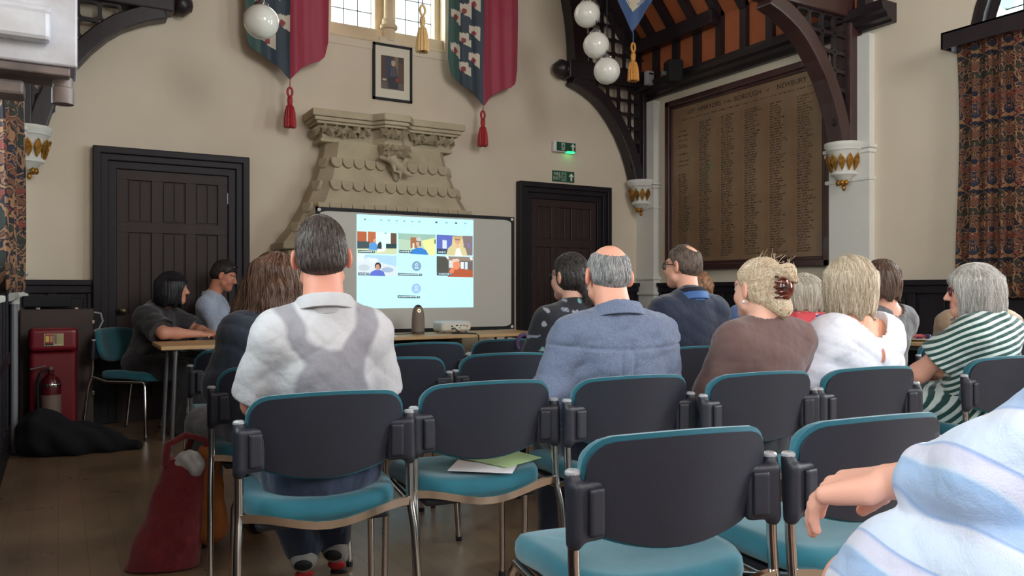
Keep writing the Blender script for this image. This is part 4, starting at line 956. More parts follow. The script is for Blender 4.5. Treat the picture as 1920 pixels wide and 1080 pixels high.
tile('caption', caption(746, 511.5, 791)); tile('caption', caption(745, 553.5, 787))
tb = []
for x, dk in ((684, 1), (714, 0), (728, 0), (743, 0), (757, 0), (772, 0), (785, 0), (817, 1), (836, 0), (854, 1), (871, 0)):
    c_ = rgb(80, 100, 110) if dk else rgb(140, 180, 190); y = 411 + (x - 668) * .04
    tb += [(QR(x - 2, y - 1.6, x + 2.4, y + 1.6), c_), (QR(x - 3, y + 5, x + 3.4, y + 6), rgb(160, 200, 208))] if x != 684 else [(QC(x, y, 1.6), c_), (QR(x + 7, y - .6, x + 15, y + .8), rgb(150, 190, 198))]
tile('toolbar_icons', tb)

# ------------------------------------------------------------------ tables
def table(label, x0, x1, y0, y1, zt, m=beech_m):
    T = thing('folding_table', label, 'table', ((x0 + x1) / 2, (y0 + y1) / 2, 0)); w, d = (x1 - x0) / 2, (y1 - y0) / 2
    MB().box(-w, w, -d, d, zt - .028, zt).build('table_top', m, T, bevel=.005)
    for s in (-1, 1):
        for t in (-1, 1): MB().tube([(s * (w - .1), t * (d - .07), zt - .03), (s * (w - .07), t * (d - .05), 0)], .016, 10).build('leg', grey_metal, T)
        MB().box(s * (w - .1) - .015, s * (w - .1) + .015, -d + .06, d - .06, zt - .065, zt - .03).build('apron_rail', grey_metal, T)
    return T
TZ = .74
table('beech topped table before the screen holding the projector', 1.93, 3.85, 6.06, 6.68, TZ)
table('beech topped table with the dark dressed woman at its end', .61, 1.90, 5.86, 6.46, TZ)
table('beech topped snack table along the right wall', 5.42, 6.05, 2.75, 4.15, .745)
# projector
p = atY(847, 619, 6.46)
T = thing('projector', 'small white projector on the beech table facing the screen', 'projector', (p.x, 6.46, TZ), R(0))
pr = [('b', (0, 0, .06), (.15, .105, .045), .03)]
sdf_obj('casing', lambda P_: ev(pr, P_), (-.17, -.13, 0), (.17, .13, .12), .006, white_plastic, T)
MB().box(-.135, .135, -.108, -.1, .03, .085).build('port_panel', mat('warm_white_plastic', rgb(222, 218, 204), .5), T, bevel=.003)
for x, z, w, h, c in ((-.05, .062, .016, .012, black_m), (.0, .068, .02, .008, black_m), (.04, .068, .012, .008, black_m), (.07, .068, .012, .008, black_m), (.03, .048, .01, .006, black_m), (-.045, .04, .02, .012, black_m), (.1, .06, .018, .016, mat('orange_label', rgb(196, 122, 90), .6))):
    MB().box(x - w / 2, x + w / 2, -.112, -.106, z - h / 2, z + h / 2).build('port', c, T)
for x in (-.11, .11):
    for y in (-.07, .07): MB().lathe([(.012, 0), (.012, .02)], (x, y, 0), 10).build('foot', grey_metal, T)
MB().lathe([(.032, 0), (.032, .03), (.026, .034), (0, .03)], (0, 0, 0), 16, Matrix.Translation((.05, .1, .06)) @ Matrix.Rotation(R(-90), 4, 'X')).build('lens', mat('lens_black', rgb(14, 14, 20), .08), T)
cb = MB().tube([(p.x - .045, 6.35, TZ + .04), (p.x - .05, 6.31, TZ + .05), (p.x - .02, 6.28, TZ + .02), (p.x - .1, 6.25, TZ + .006), (p.x + .02, 6.2, TZ + .006), (p.x + .06, 6.1, TZ + .006), (p.x + .06, 6.045, TZ - .005), (p.x + .06, 6.04, .3), (p.x + .02, 6.1, .01), (p.x - .3, 6.3, .01)], .005, 6)
tag(cb.build('power_cable', black_m, smooth=80), 'black cable running from the projector over the table edge', 'cable')
p = atY(784, 626, 6.42)
T = thing('conference_camera', 'grey rounded tower camera with a glowing ring eye on the table', 'camera', (p.x, 6.42, TZ))
owl = mat('taupe_fabric_grille', rgb(134, 124, 114), .8, bump=(400, .3))
MB().lathe([(0, 0), (.052, 0), (.057, .006), (.057, .02), (.055, .025)], (0, 0, 0), 28).build('base_ring', mat('dark_taupe', rgb(92, 84, 78), .5), T, smooth=40)
MB().lathe([(.055, .025), (.058, .06), (.056, .13), (.052, .18), (.046, .21), (.036, .235), (.02, .25), (0, .254)], (0, 0, 0), 28).build('body', owl, T, smooth=80)
MB().lathe([(.034, .238), (.02, .252), (0, .257)], (0, 0, .002), 20).build('lens_dome', mat('lens_black', rgb(14, 14, 20), .08), T, smooth=80)
eye = mat('amber_ring', rgb(250, 220, 180), .4); eye.node_tree.nodes['Principled BSDF'].inputs['Emission Color'].default_value = (1, .72, .42, 1); eye.node_tree.nodes['Principled BSDF'].inputs['Emission Strength'].default_value = 1.2
Mx = Matrix.Translation((-.012, -.049, .205)) @ Matrix.Rotation(R(12), 4, 'Z') @ Matrix.Rotation(R(76), 4, 'X')
MB().tube([Mx @ Vector((.012 * math.cos(a), .012 * math.sin(a), 0)) for a in np.linspace(0, 2 * math.pi, 21)[:-1]], .0042, 6, True).build('eye_ring', eye, T); MB().lathe([(0, 0), (.009, 0), (.006, .004), (0, .005)], (0, 0, 0), 14, Mx).build('eye', black_m, T)
tag(MB().tube([(p.x - .06, 6.42, TZ + .006), (p.x - .15, 6.35, TZ + .006), (p.x - .25, 6.38, TZ + .006), (p.x - .4, 6.33, TZ + .006)], .004, 6).build('camera_cable', black_m, smooth=80), 'thin black lead lying left of the tower camera', 'cable')
for i, (dx, dy, rz, c) in enumerate(((2.33, 6.3, 8, 'loose white papers left of the tower camera'), (2.16, 6.36, -14, 'further loose white papers at table left end'))):
    o = MB().box(-.105, .105, -.148, .148, 0, .004 + .006 * i).build('paper_stack', paper_m, None); o.location = (dx, dy, TZ); o.rotation_euler = (0, 0, R(rz)); tag(o, c, 'papers')
T = thing('storage_box', 'pale plastic box on floor beneath the screen table', 'box', (3.28, 6.5, 0)); MB().box(-.12, .12, -.1, .1, 0, .42).build('box_body', mat('pale_green_grey', rgb(178, 184, 172), .6), T, bevel=.01); MB().box(-.13, .13, -.11, .11, .42, .45).build('lid', white_plastic, T, bevel=.006)
T = thing('equipment_case', 'black equipment case on floor under the screen table', 'case', (2.75, 6.5, 0)); MB().box(-.3, .3, -.14, .14, 0, .5).build('case_body', black_m, T, bevel=.015); MB().tube([(-.06, -.15, .4), (-.05, -.18, .4), (.05, -.18, .4), (.06, -.15, .4)], .01, 8).build('handle', grey_metal, T)

# ------------------------------------------------------------------ stacking conference chairs
def rotm_z(a): return np.array(Matrix.Rotation(R(a), 3, 'Z'), np.float32)
def make_chair():
    T = thing('conference_chair', 'x', 'chair')
    # shell outline helpers
    def patch(hw, zb0, zt0, r, yoff, th, name, m, nx=22, nz=12):
        xs = [-hw * math.cos(math.pi * i / nx) for i in range(nx + 1)]
        def yb(x, z): return -.222 - .20 * (z - .56) + .045 * (x / .23) ** 2 + yoff
        vs = []
        for side in (0, 1):
            for j in range(nz + 1):
                for x in xs:
                    ex = max(abs(x) - (hw - r), 0); drop = r - math.sqrt(max(r * r - ex * ex, 0))
                    zt = zt0 - .014 * (x / hw) ** 2 - drop; zb = zb0 + .055 * (x / hw) ** 2 + drop * .9
                    v = .5 - .5 * math.cos(math.pi * j / nz); z = zb + (zt - zb) * v
                    e = min(1, (1 - abs(x) / hw) / .06 + .0) if hw else 1; ez = min(1, min(v, 1 - v) / .06)
                    t = th * (0.35 + .65 * min(1, math.sqrt(max(min(e, ez), 0))))
                    vs.append((x, yb(x, z) + (t if side else 0) - (0 if side else 0), z))
        n = (nx + 1) * (nz + 1); fs = []
        for j in range(nz):
            for i in range(nx):
                a = j * (nx + 1) + i; fs.append((a, a + 1, a + nx + 2, a + nx + 1)); fs.append((a + n + nx + 1, a + n + nx + 2, a + n + 1, a + n))
        for j in range(nz): a = j * (nx + 1); c = a + nx; fs += [(a, a + nx + 1, a + nx + 1 + n, a + n), (c, c + n, c + nx + 1 + n, c + nx + 1)]
        for i in range(nx): c = nz * (nx + 1) + i; fs += [(i, i + n, i + 1 + n, i + 1), (c, c + 1, c + 1 + n, c + n)]
        return MB().add(vs, fs).build(name, m, T, smooth=50)
    patch(.226, .572, .822, .055, 0, .012, 'back_shell', shell_m)
    patch(.233, .566, .832, .06, .010, .034, 'back_cushion', teal_m)
    # seat
    n = 36; rings = []
    for s, z, yo in ((.90, .435, 0), (.985, .442, 0), (1.0, .46, 0), (.99, .482, 0), (.955, .496, 0), (.85, .503, 0), (.5, .498, 0), (0.01, .495, 0)):
        ring = []
        for k in range(n):
            a = 2 * math.pi * k / n; cs, sn = math.cos(a), math.sin(a); e = .42
            x = .238 * s * math.copysign(abs(cs) ** e, cs); y = .02 + .228 * s * math.copysign(abs(sn) ** e, sn)
            x *= (1 + .04 * sn); bow = -.03 * (x / .238) ** 2 * 0 + .022 * (x / .238) ** 2 * (1 if y < .1 else .4)
            ring.append((x, y, z + bow - .012 * max(0, y - .15) / .1))
        rings += ring
    fs = [(i * n + k, i * n + (k + 1) % n, (i + 1) * n + (k + 1) % n, (i + 1) * n + k) for i in range(7) for k in range(n)] + [tuple(range(n - 1, -1, -1)), tuple(range(7 * n, 8 * n))]
    MB().add(rings, fs).build('seat', teal_m, T, smooth=70)
    MB().box(-.2, .2, -.17, .2, .415, .44).build('seat_pan', black_plastic, T, bevel=.01)
    for s in (-1, 1):
        MB().tube([(s * .252, -.205, .745), (s * .252, -.212, .56), (s * .252, -.218, .49), (s * .254, -.226, .455), (s * .258, -.245, .40), (s * .268, -.30, 0)], .0125, 10).build('rear_leg', chrome_m, T, smooth=60)
        MB().tube([(s * .222, .19, .43), (s * .232, .205, .40), (s * .238, .215, 0)], .0115, 10).build('front_leg', chrome_m, T, smooth=60)
        MB().tube([(s * .252, -.222, .47), (s * .245, -.1, .435), (s * .225, .19, .43)], .011, 8).build('side_rail', chrome_m, T, smooth=60)
        MB().lathe([(.0165, 0), (.0165, .006), (.012, .010), (0, .010)], (s * .252, -.205, .745), 12).build('tube_cap', mat('pale_cap', rgb(196, 200, 204), .3, .4), T)
        for yy, xx in ((-.30, .268), (.215, .238)): MB().lathe([(.014, 0), (.014, .02)], (s * xx, yy, 0), 10).build('foot_glide', black_plastic, T)
        br = [('c', (s * .252, -.206, .738), (s * .252, -.214, .605), .0175, .0175), ('b', (s * .222, -.2165, .668), (.042, .0125, .064), .012, rotm_z(s * -12))]
        lo, hi = bounds(br, .01); sdf_obj('side_bracket', lambda P_: ev(br, P_, .012), lo, hi, .006, black_plastic, T)
        pad = [('b', (s * .208, -.2305, .668), (.020, .006, .050), .0058, rotm_z(s * -12))]
        lo, hi = bounds(pad, .01); lo = np.array([s * .206 - .03, -.26, .6]); hi = np.array([s * .206 + .03, -.22, .735]); sdf_obj('bracket_pad', lambda P_: ev(pad, P_, .01), lo, hi, .005, black_plastic, T)
    rail = [(x, -.222 - .022 * math.cos(x / .252 * math.pi / 2), .478 - .040 * (.5 + .5 * math.cos(x / .252 * math.pi))) for x in np.linspace(-.252, .252, 13)]
    b = MB(); vs = []
    for (x, y, z) in rail: vs += [(x, y - .009, z - .012), (x, y + .009, z - .012), (x, y + .009, z + .012), (x, y - .009, z + .012)]
    fs = [(i * 4 + k, i * 4 + (k + 1) % 4, i * 4 + 4 + (k + 1) % 4, i * 4 + 4 + k) for i in range(12) for k in range(4)]
    b.add(vs, fs).build('rear_rail', chrome_m, T, smooth=50)
    return T
chair0 = make_chair(); first = [True]
def chair(x, y, yaw, label):
    o = chair0 if first[0] else copy_tree(chair0); first[0] = False
    o.location = (x, y, 0); o.rotation_euler = (0, 0, R(yaw)); tag(o, label, 'chair', 'teal and black conference chairs'); return o
CH = {
 'A': (.72, 2.52, -6, 'teal chair under the man in the grey polo shirt'),
 'B': (1.26, 2.52, -6, 'empty teal chair with papers on its seat beside the grey polo man'),
 'C': (1.79, 2.41, -8, 'teal chair under the balding man in blue checked shirt'),
 'D': (2.285, 2.27, -8, 'teal chair under the blonde woman in brown top'),
 'E': (2.805, 2.19, -8, 'teal chair under the woman in white blouse'),
 'F': (1.21, 1.52, -9, 'nearest empty teal chair with black shell back, lower centre'),
 'G': (1.74, 1.43, -7, 'empty teal chair in nearest row, behind the resting hand'),
 'H': (3.74, 2.20, -4, 'teal chair under the woman in striped dress'),
 'I': (.78, 3.43, -3, 'teal chair under the long haired woman in dark blue'),
 'L': (1.34, 3.52, -8, 'empty teal chair directly right of the grey polo man, second row'),
 'N': (1.89, 3.49, -8, 'empty teal chair in second row behind the black print top'),
 'Q': (2.42, 3.44, -8, 'teal chair under the woman in black printed top'),
 'R': (2.98, 3.36, -8, 'teal chair under the man in navy gilet'),
 'S': (3.53, 3.22, -6, 'teal chair under the woman in red floral top'),
 'U': (4.03, 3.05, -4, 'teal chair under the woman in dark grey top'),
 'P': (4.56, 2.98, 2, 'empty teal chair in front of the striped dress woman'),
 'J': (.83, 4.40, -2, 'empty teal chair in front row left of the long haired woman'),
 'K': (.55, 6.79, -129, 'teal chair pushed back behind the dark dressed woman, its seat back showing'),
 'W': (1.11, 7.11, -116, 'teal chair under the man in pale blue shirt'),
 'M': (1.86, 4.36, -8, 'empty teal chair in front row left of the projector table gap'),
 'O': (2.40, 4.40, -4, 'empty teal chair in front row with a purple strap'),
 'X': (4.05, 3.86, -4, 'teal chair under the hidden person in blue shirt'),
 'Y': (4.30, 4.62, -4, 'teal chair under the curly haired person by the board'),
 'Z': (5.06, 2.85, -52, 'teal chair under the person in beige at the snack table'),
}
for k, v in CH.items(): chair(*v)

# papers lying on the empty chair, purple strap
o = MB().add([(-.12, -.10, 0), (.10, -.14, 0), (.14, .10, .012), (-.08, .15, .004), (-.12, -.10, .002), (.10, -.14, .002), (.14, .10, .014), (-.08, .15, .006)], [(3, 2, 1, 0), (4, 5, 6, 7), (0, 1, 5, 4), (1, 2, 6, 5), (2, 3, 7, 6), (3, 0, 4, 7)]).build('paper_sheet', paper_m); o.location = (1.30, 2.45, .514); o.rotation_euler = (0, 0, R(-30)); tag(o, 'white sheet of paper lying on the empty chair seat', 'paper')
o = MB().add([(-.10, -.14, 0), (.10, -.14, 0), (.10, .14, .02), (-.10, .14, .004), (-.10, -.14, .002), (.10, -.14, .002), (.10, .14, .022), (-.10, .14, .006)], [(3, 2, 1, 0), (4, 5, 6, 7), (0, 1, 5, 4), (1, 2, 6, 5), (2, 3, 7, 6), (3, 0, 4, 7)]).build('leaflet', mat('pale_green_paper', rgb(178, 206, 150), .8)); o.location = (1.37, 2.50, .522); o.rotation_euler = (0, 0, R(20)); tag(o, 'pale green leaflet half under the white sheet on empty chair', 'leaflet')
o = MB().tube([(2.47 + .05 * math.cos(a), 4.13, .80 + .055 * math.sin(a)) for a in np.linspace(-.6, math.pi + .6, 14)], .012, 6).build('bag_strap', mat('purple_webbing', rgb(78, 52, 92), .8)); tag(o, 'purple bag strap looped over the front row chair', 'strap')

# ------------------------------------------------------------------ left corner: case, extinguisher stand, bags, pipe
T = thing('equipment_cabinet', 'dark brown boxy cabinet with silver catches standing in the left corner', 'cabinet', (-.005, 7.2, 0))
brn = mat('brown_laminate', rgb(66, 50, 46), .5, noise=(5, rgb(58, 44, 40)))
MB().box(-.25, .25, -.17, .17, 0.02, .98).build('cabinet_body', brn, T, bevel=.01)
for x in (-.13, .13): MB().box(x - .014, x + .014, -.18, -.16, .975, .992).build('catch', chrome_m, T, bevel=.003)
for z in (.86, .3): MB().box(.235, .256, -.182, -.15, z, z + .03).build('catch', chrome_m, T, bevel=.003)
MB().tube([(.25, -.1, .95), (.30, -.11, .94), (.315, -.11, .88), (.29, -.11, .82), (.25, -.1, .80)], .008, 6).build('handle', mat('white_cord', rgb(190, 190, 190), .6), T, smooth=80)
T = thing('amplifier', 'low black box lying on top of the brown cabinet', 'amplifier', (-.05, 7.22, .992)); MB().box(-.19, .14, -.12, .12, 0, .09).build('amplifier_case', black_m, T, bevel=.01); MB().box(-.18, .13, -.126, -.118, .01, .08).build('front_plate', mat('dark_grille', rgb(20, 21, 26), .6), T)
red_p = mat('red_moulded_plastic', rgb(116, 20, 34), .35, coat=.2)
T = thing('extinguisher_stand', 'red moulded plastic fire extinguisher stand with notice panel', 'stand', (-.03, 6.78, 0))
st = [('b', (0, .05, .42), (.155, .045, .42), .03), ('b', (0, -.03, .03), (.165, .14, .03), .02), ('b', (0, -.01, .76), (.155, .06, .085), .03)]
sdf_obj('stand_body', lambda P_: ev(st, P_, .03), (-.18, -.19, 0), (.18, .12, .86), .009, red_p, T)
MB().box(-.06, .065, -.076, -.07, .715, .805).build('notice', mat('notice_cream', rgb(196, 180, 140), .5), T, smooth=None)
pol = [(rect(-.055, .72, .0, .8), rgb(150, 50, 44)), (rect(-.05, .745, -.028, .79), rgb(210, 190, 90)), (rect(-.022, .745, -.005, .79), rgb(200, 140, 110)), (rect(.006, .73, .022, .8), rgb(120, 110, 90)), (rect(.03, .73, .06, .8), rgb(170, 160, 110)), (rect(-.055, .72, -.0, .735), rgb(60, 50, 50))]
link('notice_print', poly_mesh(pol, lambda x, y, k: (x, -.0775 - k, y)), print_m, T)
T = thing('fire_extinguisher', 'dark fire extinguisher with silver handle standing in the red stand', 'extinguisher', (-.045, 6.70, .06))
MB().lathe([(0, 0), (.06, 0), (.066, .01), (.066, .36), (.058, .41), (.035, .44), (.02, .45), (.02, .48), (0, .48)], (0, 0, 0), 24).build('cylinder', mat('dark_red_enamel', rgb(84, 18, 28), .25, coat=.4), T, smooth=50)
MB().lathe([(.0665, .1), (.0672, .1), (.0672, .3), (.0665, .3)], (0, 0, 0), 24).build('label_band', mat('dim_label', rgb(120, 100, 90), .5), T)
MB().box(-.012, .012, -.03, .012, .48, .505).box(-.01, .09, -.012, .012, .50, .512, Matrix.Rotation(R(-14), 4, 'Y')).build('handle', grey_metal, T, bevel=.003); MB().tube([(-.02, 0, .49), (-.06, 0, .47), (-.085, 0, .38), (-.08, 0, .2)], .01, 8).build('hose', black_m, T, smooth=80)
MB().lathe([(.068, .40), (.07, .41), (.068, .42)], (0, 0, -.04), 20).build('clamp_band', chrome_m, T)
# coats and bags heaped on the floor
hp = [('e', (-.16, .1, .14), (.14, .2, .16)), ('e', (-.02, 0, .09), (.28, .2, .12)), ('e', (.12, -.05, .06), (.25, .14, .08)), ('c', (.25, -.1, .04), (.42, -.14, .03), .05, .035), ('e', (-.12, .05, .12), (.16, .18, .14))]
tag(sdf_obj('heaped_coat', lambda P_: np.maximum(ev(hp, P_, .06) - .012 * np.sin(P_[:, 0] * 30 + P_[:, 2] * 22) * np.sin(P_[:, 1] * 26), -P_[:, 2] + .002), (-.55, -.3, 0), (.55, .3, .34), .012, mat('black_cloth', rgb(15, 16, 22), .95)), 'black coat heaped on the floor before the extinguisher', 'coat').location = (.06, 6.28, 0)
T = thing('heating_pipe', 'grey vertical pipe with white elbow below the left curtain', 'pipe', (-.262, 6.42, 0))
MB().tube([(0, 0, 0), (0, 0, 1.05)], .022, 10).build('riser', mat('grey_paint', rgb(126, 128, 134), .5), T); MB().tube([(-.02, -.22, 1.085), (-.005, -.04, 1.09), (0, 0, 1.075), (0, 0, 1.03)], .034, 12).build('elbow', mat('pale_paint', rgb(190, 188, 182), .5), T, smooth=80)

# tote bag hanging against the aisle chair
T = thing('tote_bag', 'red and orange cloth tote bag leaning on the aisle chair', 'bag', (.415, 3.47, 0), R(-20)); T.scale = (.95, .95, .90)
def bag(pts_a, pts_b, r): return [('c', a, b, r, r) for a, b in zip(pts_a, pts_b)]
redb = [('f', lambda P_: sd_box(P_ * np.float32([1, 1, 1]), (0, 0, 0), (.1, .1, .1), .02))]
def bagf(P_):
    z = P_[:, 2]; k = np.clip(z / .52, 0, 1); cx_ = -.055 + .11 * k; hw = .155 - .075 * k; th = .075 * (1 - .45 * k) + .01
    x = (P_[:, 0] - cx_) / hw; y = P_[:, 1] / th; r_ = (np.abs(x) ** 3 + np.abs(y) ** 2.4) ** (1 / 2.6)
    d = (r_ - 1) * th * .8 + .003 * np.sin(z * 26 + P_[:, 0] * 12) * np.sin(P_[:, 0] * 17 + 1)
    return np.maximum(np.maximum(d, z - .50 + .10 * np.abs(P_[:, 0] - .06)), .004 - z)
sdf_obj('red_bag_body', bagf, (-.26, -.12, 0), (.24, .12, .56), .009, mat('maroon_corduroy', rgb(142, 50, 60), .95, sheen=.3, bump=(200, .3, (6, 6, .3)), bump2=(9, .8, .04)), T)
orb = [('c', (.13, .02, .50), (.15, .03, .16), .045, .06), ('c', (.15, .03, .16), (.13, .02, .12), .05, .04)]
lo, hi = bounds(orb, .02); sdf_obj('orange_side_panel', lambda P_: ev(orb, P_, .03) + .004 * np.sin(P_[:, 2] * 50 + P_[:, 0] * 30), lo, hi, .009, mat('ochre_canvas', rgb(168, 98, 46), .95, bump=(200, .2)), T)
MB().tube([(-.03, -.04, .47), (-.02, -.05, .56), (.05, -.03, .60), (.12, .0, .57), (.14, .02, .48)], .016, 8).build('handle', mat('maroon_corduroy', rgb(116, 36, 46), .95), T, smooth=80)
MB().tube([(.02, .06, .47), (.06, .05, .58), (.13, .04, .56), (.15, .04, .46)], .014, 8).build('handle', mat('maroon_leather', rgb(96, 44, 44), .6), T, smooth=80)
wp = [('e', (.06, -.03, .485), (.06, .035, .045)), ('e', (.09, -.04, .46), (.04, .03, .05))]
lo, hi = bounds(wp, .01); sdf_obj('white_wrapper', lambda P_: ev(wp, P_, .01) + .004 * np.sin(P_[:, 0] * 120) * np.sin(P_[:, 2] * 90), lo, hi, .007, mat('white_polythene', rgb(206, 210, 214), .35), T)

# silvery painted wall fitting high at the left edge
T = thing('wall_fitting', 'chunky silver-white painted fitting jutting from the left wall, upper left corner', 'fitting', (XL, 1.71, 1.49))
sv = mat('worn_silver_paint', rgb(200, 206, 216), .38, .25, noise=(9, rgb(172, 172, 180), 5), bump=(25, .14)); svd = mat('grimy_silver_paint', rgb(120, 108, 104), .5, .2, noise=(12, rgb(88, 80, 80), 5), bump=(40, .08))
MB().box(0, .362, 0, .12, .062, .55).build('main_block', sv, T, bevel=.004)
MB().box(0, .318, -.032, .0, .098, .155).build('projecting_band', sv, T, bevel=.008)
MB().box(0, .22, -.01, .002, .066, .094).build('lower_band', sv, T, bevel=.004)
MB().box(0, .318, -.004, .002, .158, .17).build('thin_bead', sv, T, bevel=.002)
MB().box(.0, .35, .006, .11, .045, .062).build('underside_board', svd, T, bevel=.003)
MB().box(0, .275, .03, .10, .006, .034).build('lower_rail', svd, T, bevel=.006)
MB().lathe([(0, 0), (.019, 0), (.0195, .004), (.0195, .03), (.0175, .032), (.0175, .05)], (.338, .05, 0), 20).build('round_stud', svd, T, smooth=40)
MB().box(.22, .222, -.0015, .001, .17, .55).build('joint', svd, T)

# snack table: plates of wrapped sweets and pastries
def plate(x, y, r, label):
    T = thing('plate', label, 'plate', (x, y, .745)); MB().lathe([(0, 0), (r * .6, 0), (r, .018), (r, .022), (r * .62, .005), (0, .005)], (0, 0, 0), 28).build('plate_body', mat('glazed_white', rgb(220, 214, 204), .25), T, smooth=40); return T
plate(5.62, 3.62, .17, 'round plate of bright wrapped sweets on the snack table'); plate(5.66, 3.25, .15, 'round plate of small pastries on the snack table')
rs = random.Random(4)
sweet_cols = [('red', rgb(176, 40, 46)), ('silver', rgb(196, 196, 210)), ('dark blue', rgb(46, 52, 110)), ('purple', rgb(96, 50, 100)), ('pink', rgb(206, 96, 96))]
for k in range(16):
    nm, c = sweet_cols[k % 5]; a = rs.uniform(0, 6.28); r_ = rs.uniform(.0, .12); z = .757 + (.018 if r_ < .07 else 0)
    o = MB().lathe([(.012, -.034), (.004, -.022), (.013, -.017), (.014, .017), (.004, .022), (.012, .034)], (0, 0, 0), 8).build('wrapped_sweet', mat('foil_' + nm.replace(' ', '_'), c, .3, .3), None, smooth=40)
    o.location = (5.62 + r_ * math.cos(a), 3.62 + r_ * math.sin(a), z + .006); o.rotation_euler = (R(90), 0, rs.uniform(0, 3)); tag(o, nm + ' foil wrapped sweet in the round plate of sweets', 'sweet', 'wrapped sweets')
for k in range(9):
    a = k * .7; r_ = .03 + .07 * ((k * 5) % 7) / 7
    o = MB().ball((0, 0, 0), (.034, .02, .018), 10, 6).build('pastry', mat('baked_pastry', rgb(206, 138, 96), .7, noise=(40, rgb(176, 104, 66)), bump=(60, .5)), None, smooth=80); o.location = (5.66 + r_ * math.cos(a), 3.25 + r_ * math.sin(a), .768 + .02 * (k % 3)); o.rotation_euler = (rs.uniform(-.3, .3), rs.uniform(-.3, .3), a * 2); tag(o, 'small golden pastry piled on the round plate', 'pastry', 'pastries on the plate')
# ------------------------------------------------------------------ people
def V3(*a): return np.array(a, np.float32)
def rotm(yaw, pitch, roll):
    """columns are the local axes (x right, y forward, z up); yaw left +, pitch up +, roll to the right +"""
    return np.array(Euler((R(pitch), R(roll), R(yaw)), 'YXZ').to_matrix() if False else (Matrix.Rotation(R(yaw), 3, 'Z') @ Matrix.Rotation(R(pitch), 3, 'X') @ Matrix.Rotation(R(roll), 3, 'Y')), np.float32)
def nrm(v): v = np.asarray(v, np.float32); return v / (np.linalg.norm(v) + 1e-9)
def hand_prims(w, d, n, side, curl=(20, 25, 20), spread=1.0, sc=1.0, thumb=(.55, .75, -.25)):
    """w wrist, d pointing direction, n out of the back of the hand, side +1 right hand / -1 left hand"""
    d = nrm(d); n = nrm(n - d * float(np.dot(n, d))); lat = np.cross(d, n) * -side       # lat points to the thumb side
    P = []; kn = []
    for i, (o, L, r) in enumerate(((.030, .074, .0092), (.010, .082, .0095), (-.011, .077, .0092), (-.030, .060, .0080))):
        k = w + (d * (.086 - .006 * abs(i - 1)) + lat * o * spread) * sc; kn.append(k)
        P.append(('c', w + (d * .012 + lat * o * .55) * sc, k, .0155 * sc, .0125 * sc))
        dd = d; nn = n; p = k
        for f, c, rr in zip((.46, .3, .24), curl, (1.0, .9, .8)):
            a = R(c + (i * 3)); dd2 = dd * math.cos(a) - nn * math.sin(a); nn = dd * math.sin(a) + nn * math.cos(a); dd = dd2
            q = p + dd * L * f * sc; P.append(('ck', p, q, r * rr * sc * 1.02, r * rr * sc * .93, .003)); p = q
    t0 = w + (d * .022 + lat * .024 - n * .006) * sc; td = nrm(d * thumb[0] + lat * thumb[1] + n * thumb[2])
    P.append(('c', w + d * .005, t0, .016 * sc, .016 * sc)); t1 = t0 + td * .040 * sc; P.append(('c', t0, t1, .0165 * sc, .012 * sc))
    td = nrm(td * .8 + d * .45); t2 = t1 + td * .032 * sc; P.append(('ck', t1, t2, .0115 * sc, .010 * sc, .003)); t3 = t2 + nrm(td + d * .2 - n * .1) * .024 * sc; P.append(('ck', t2, t3, .0098 * sc, .0082 * sc, .003))
    P.append(('c', w + (d * .02 - lat * .022 - n * .006) * sc, w + (d * .06 - lat * .024 - n * .004) * sc, .014 * sc, .012 * sc))
    return P, kn
def boxed(prims, k):
    lo, hi = bounds(prims, .02); c = (lo + hi) / 2; r = float(np.linalg.norm(hi - lo) / 2)
    def f(p):
        q = p - c.astype(np.float32); db = np.sqrt((q * q).sum(1)) - r; out = db + .02; m = db < .03
        if m.any(): out[m] = ev(prims, p[m], k)
        return out
    return f
SKIN = rgb(216, 168, 147)
def skin_mat(): return mat_attr('skin', .5, sub=.12, bump=(250, .06), spec=.4)
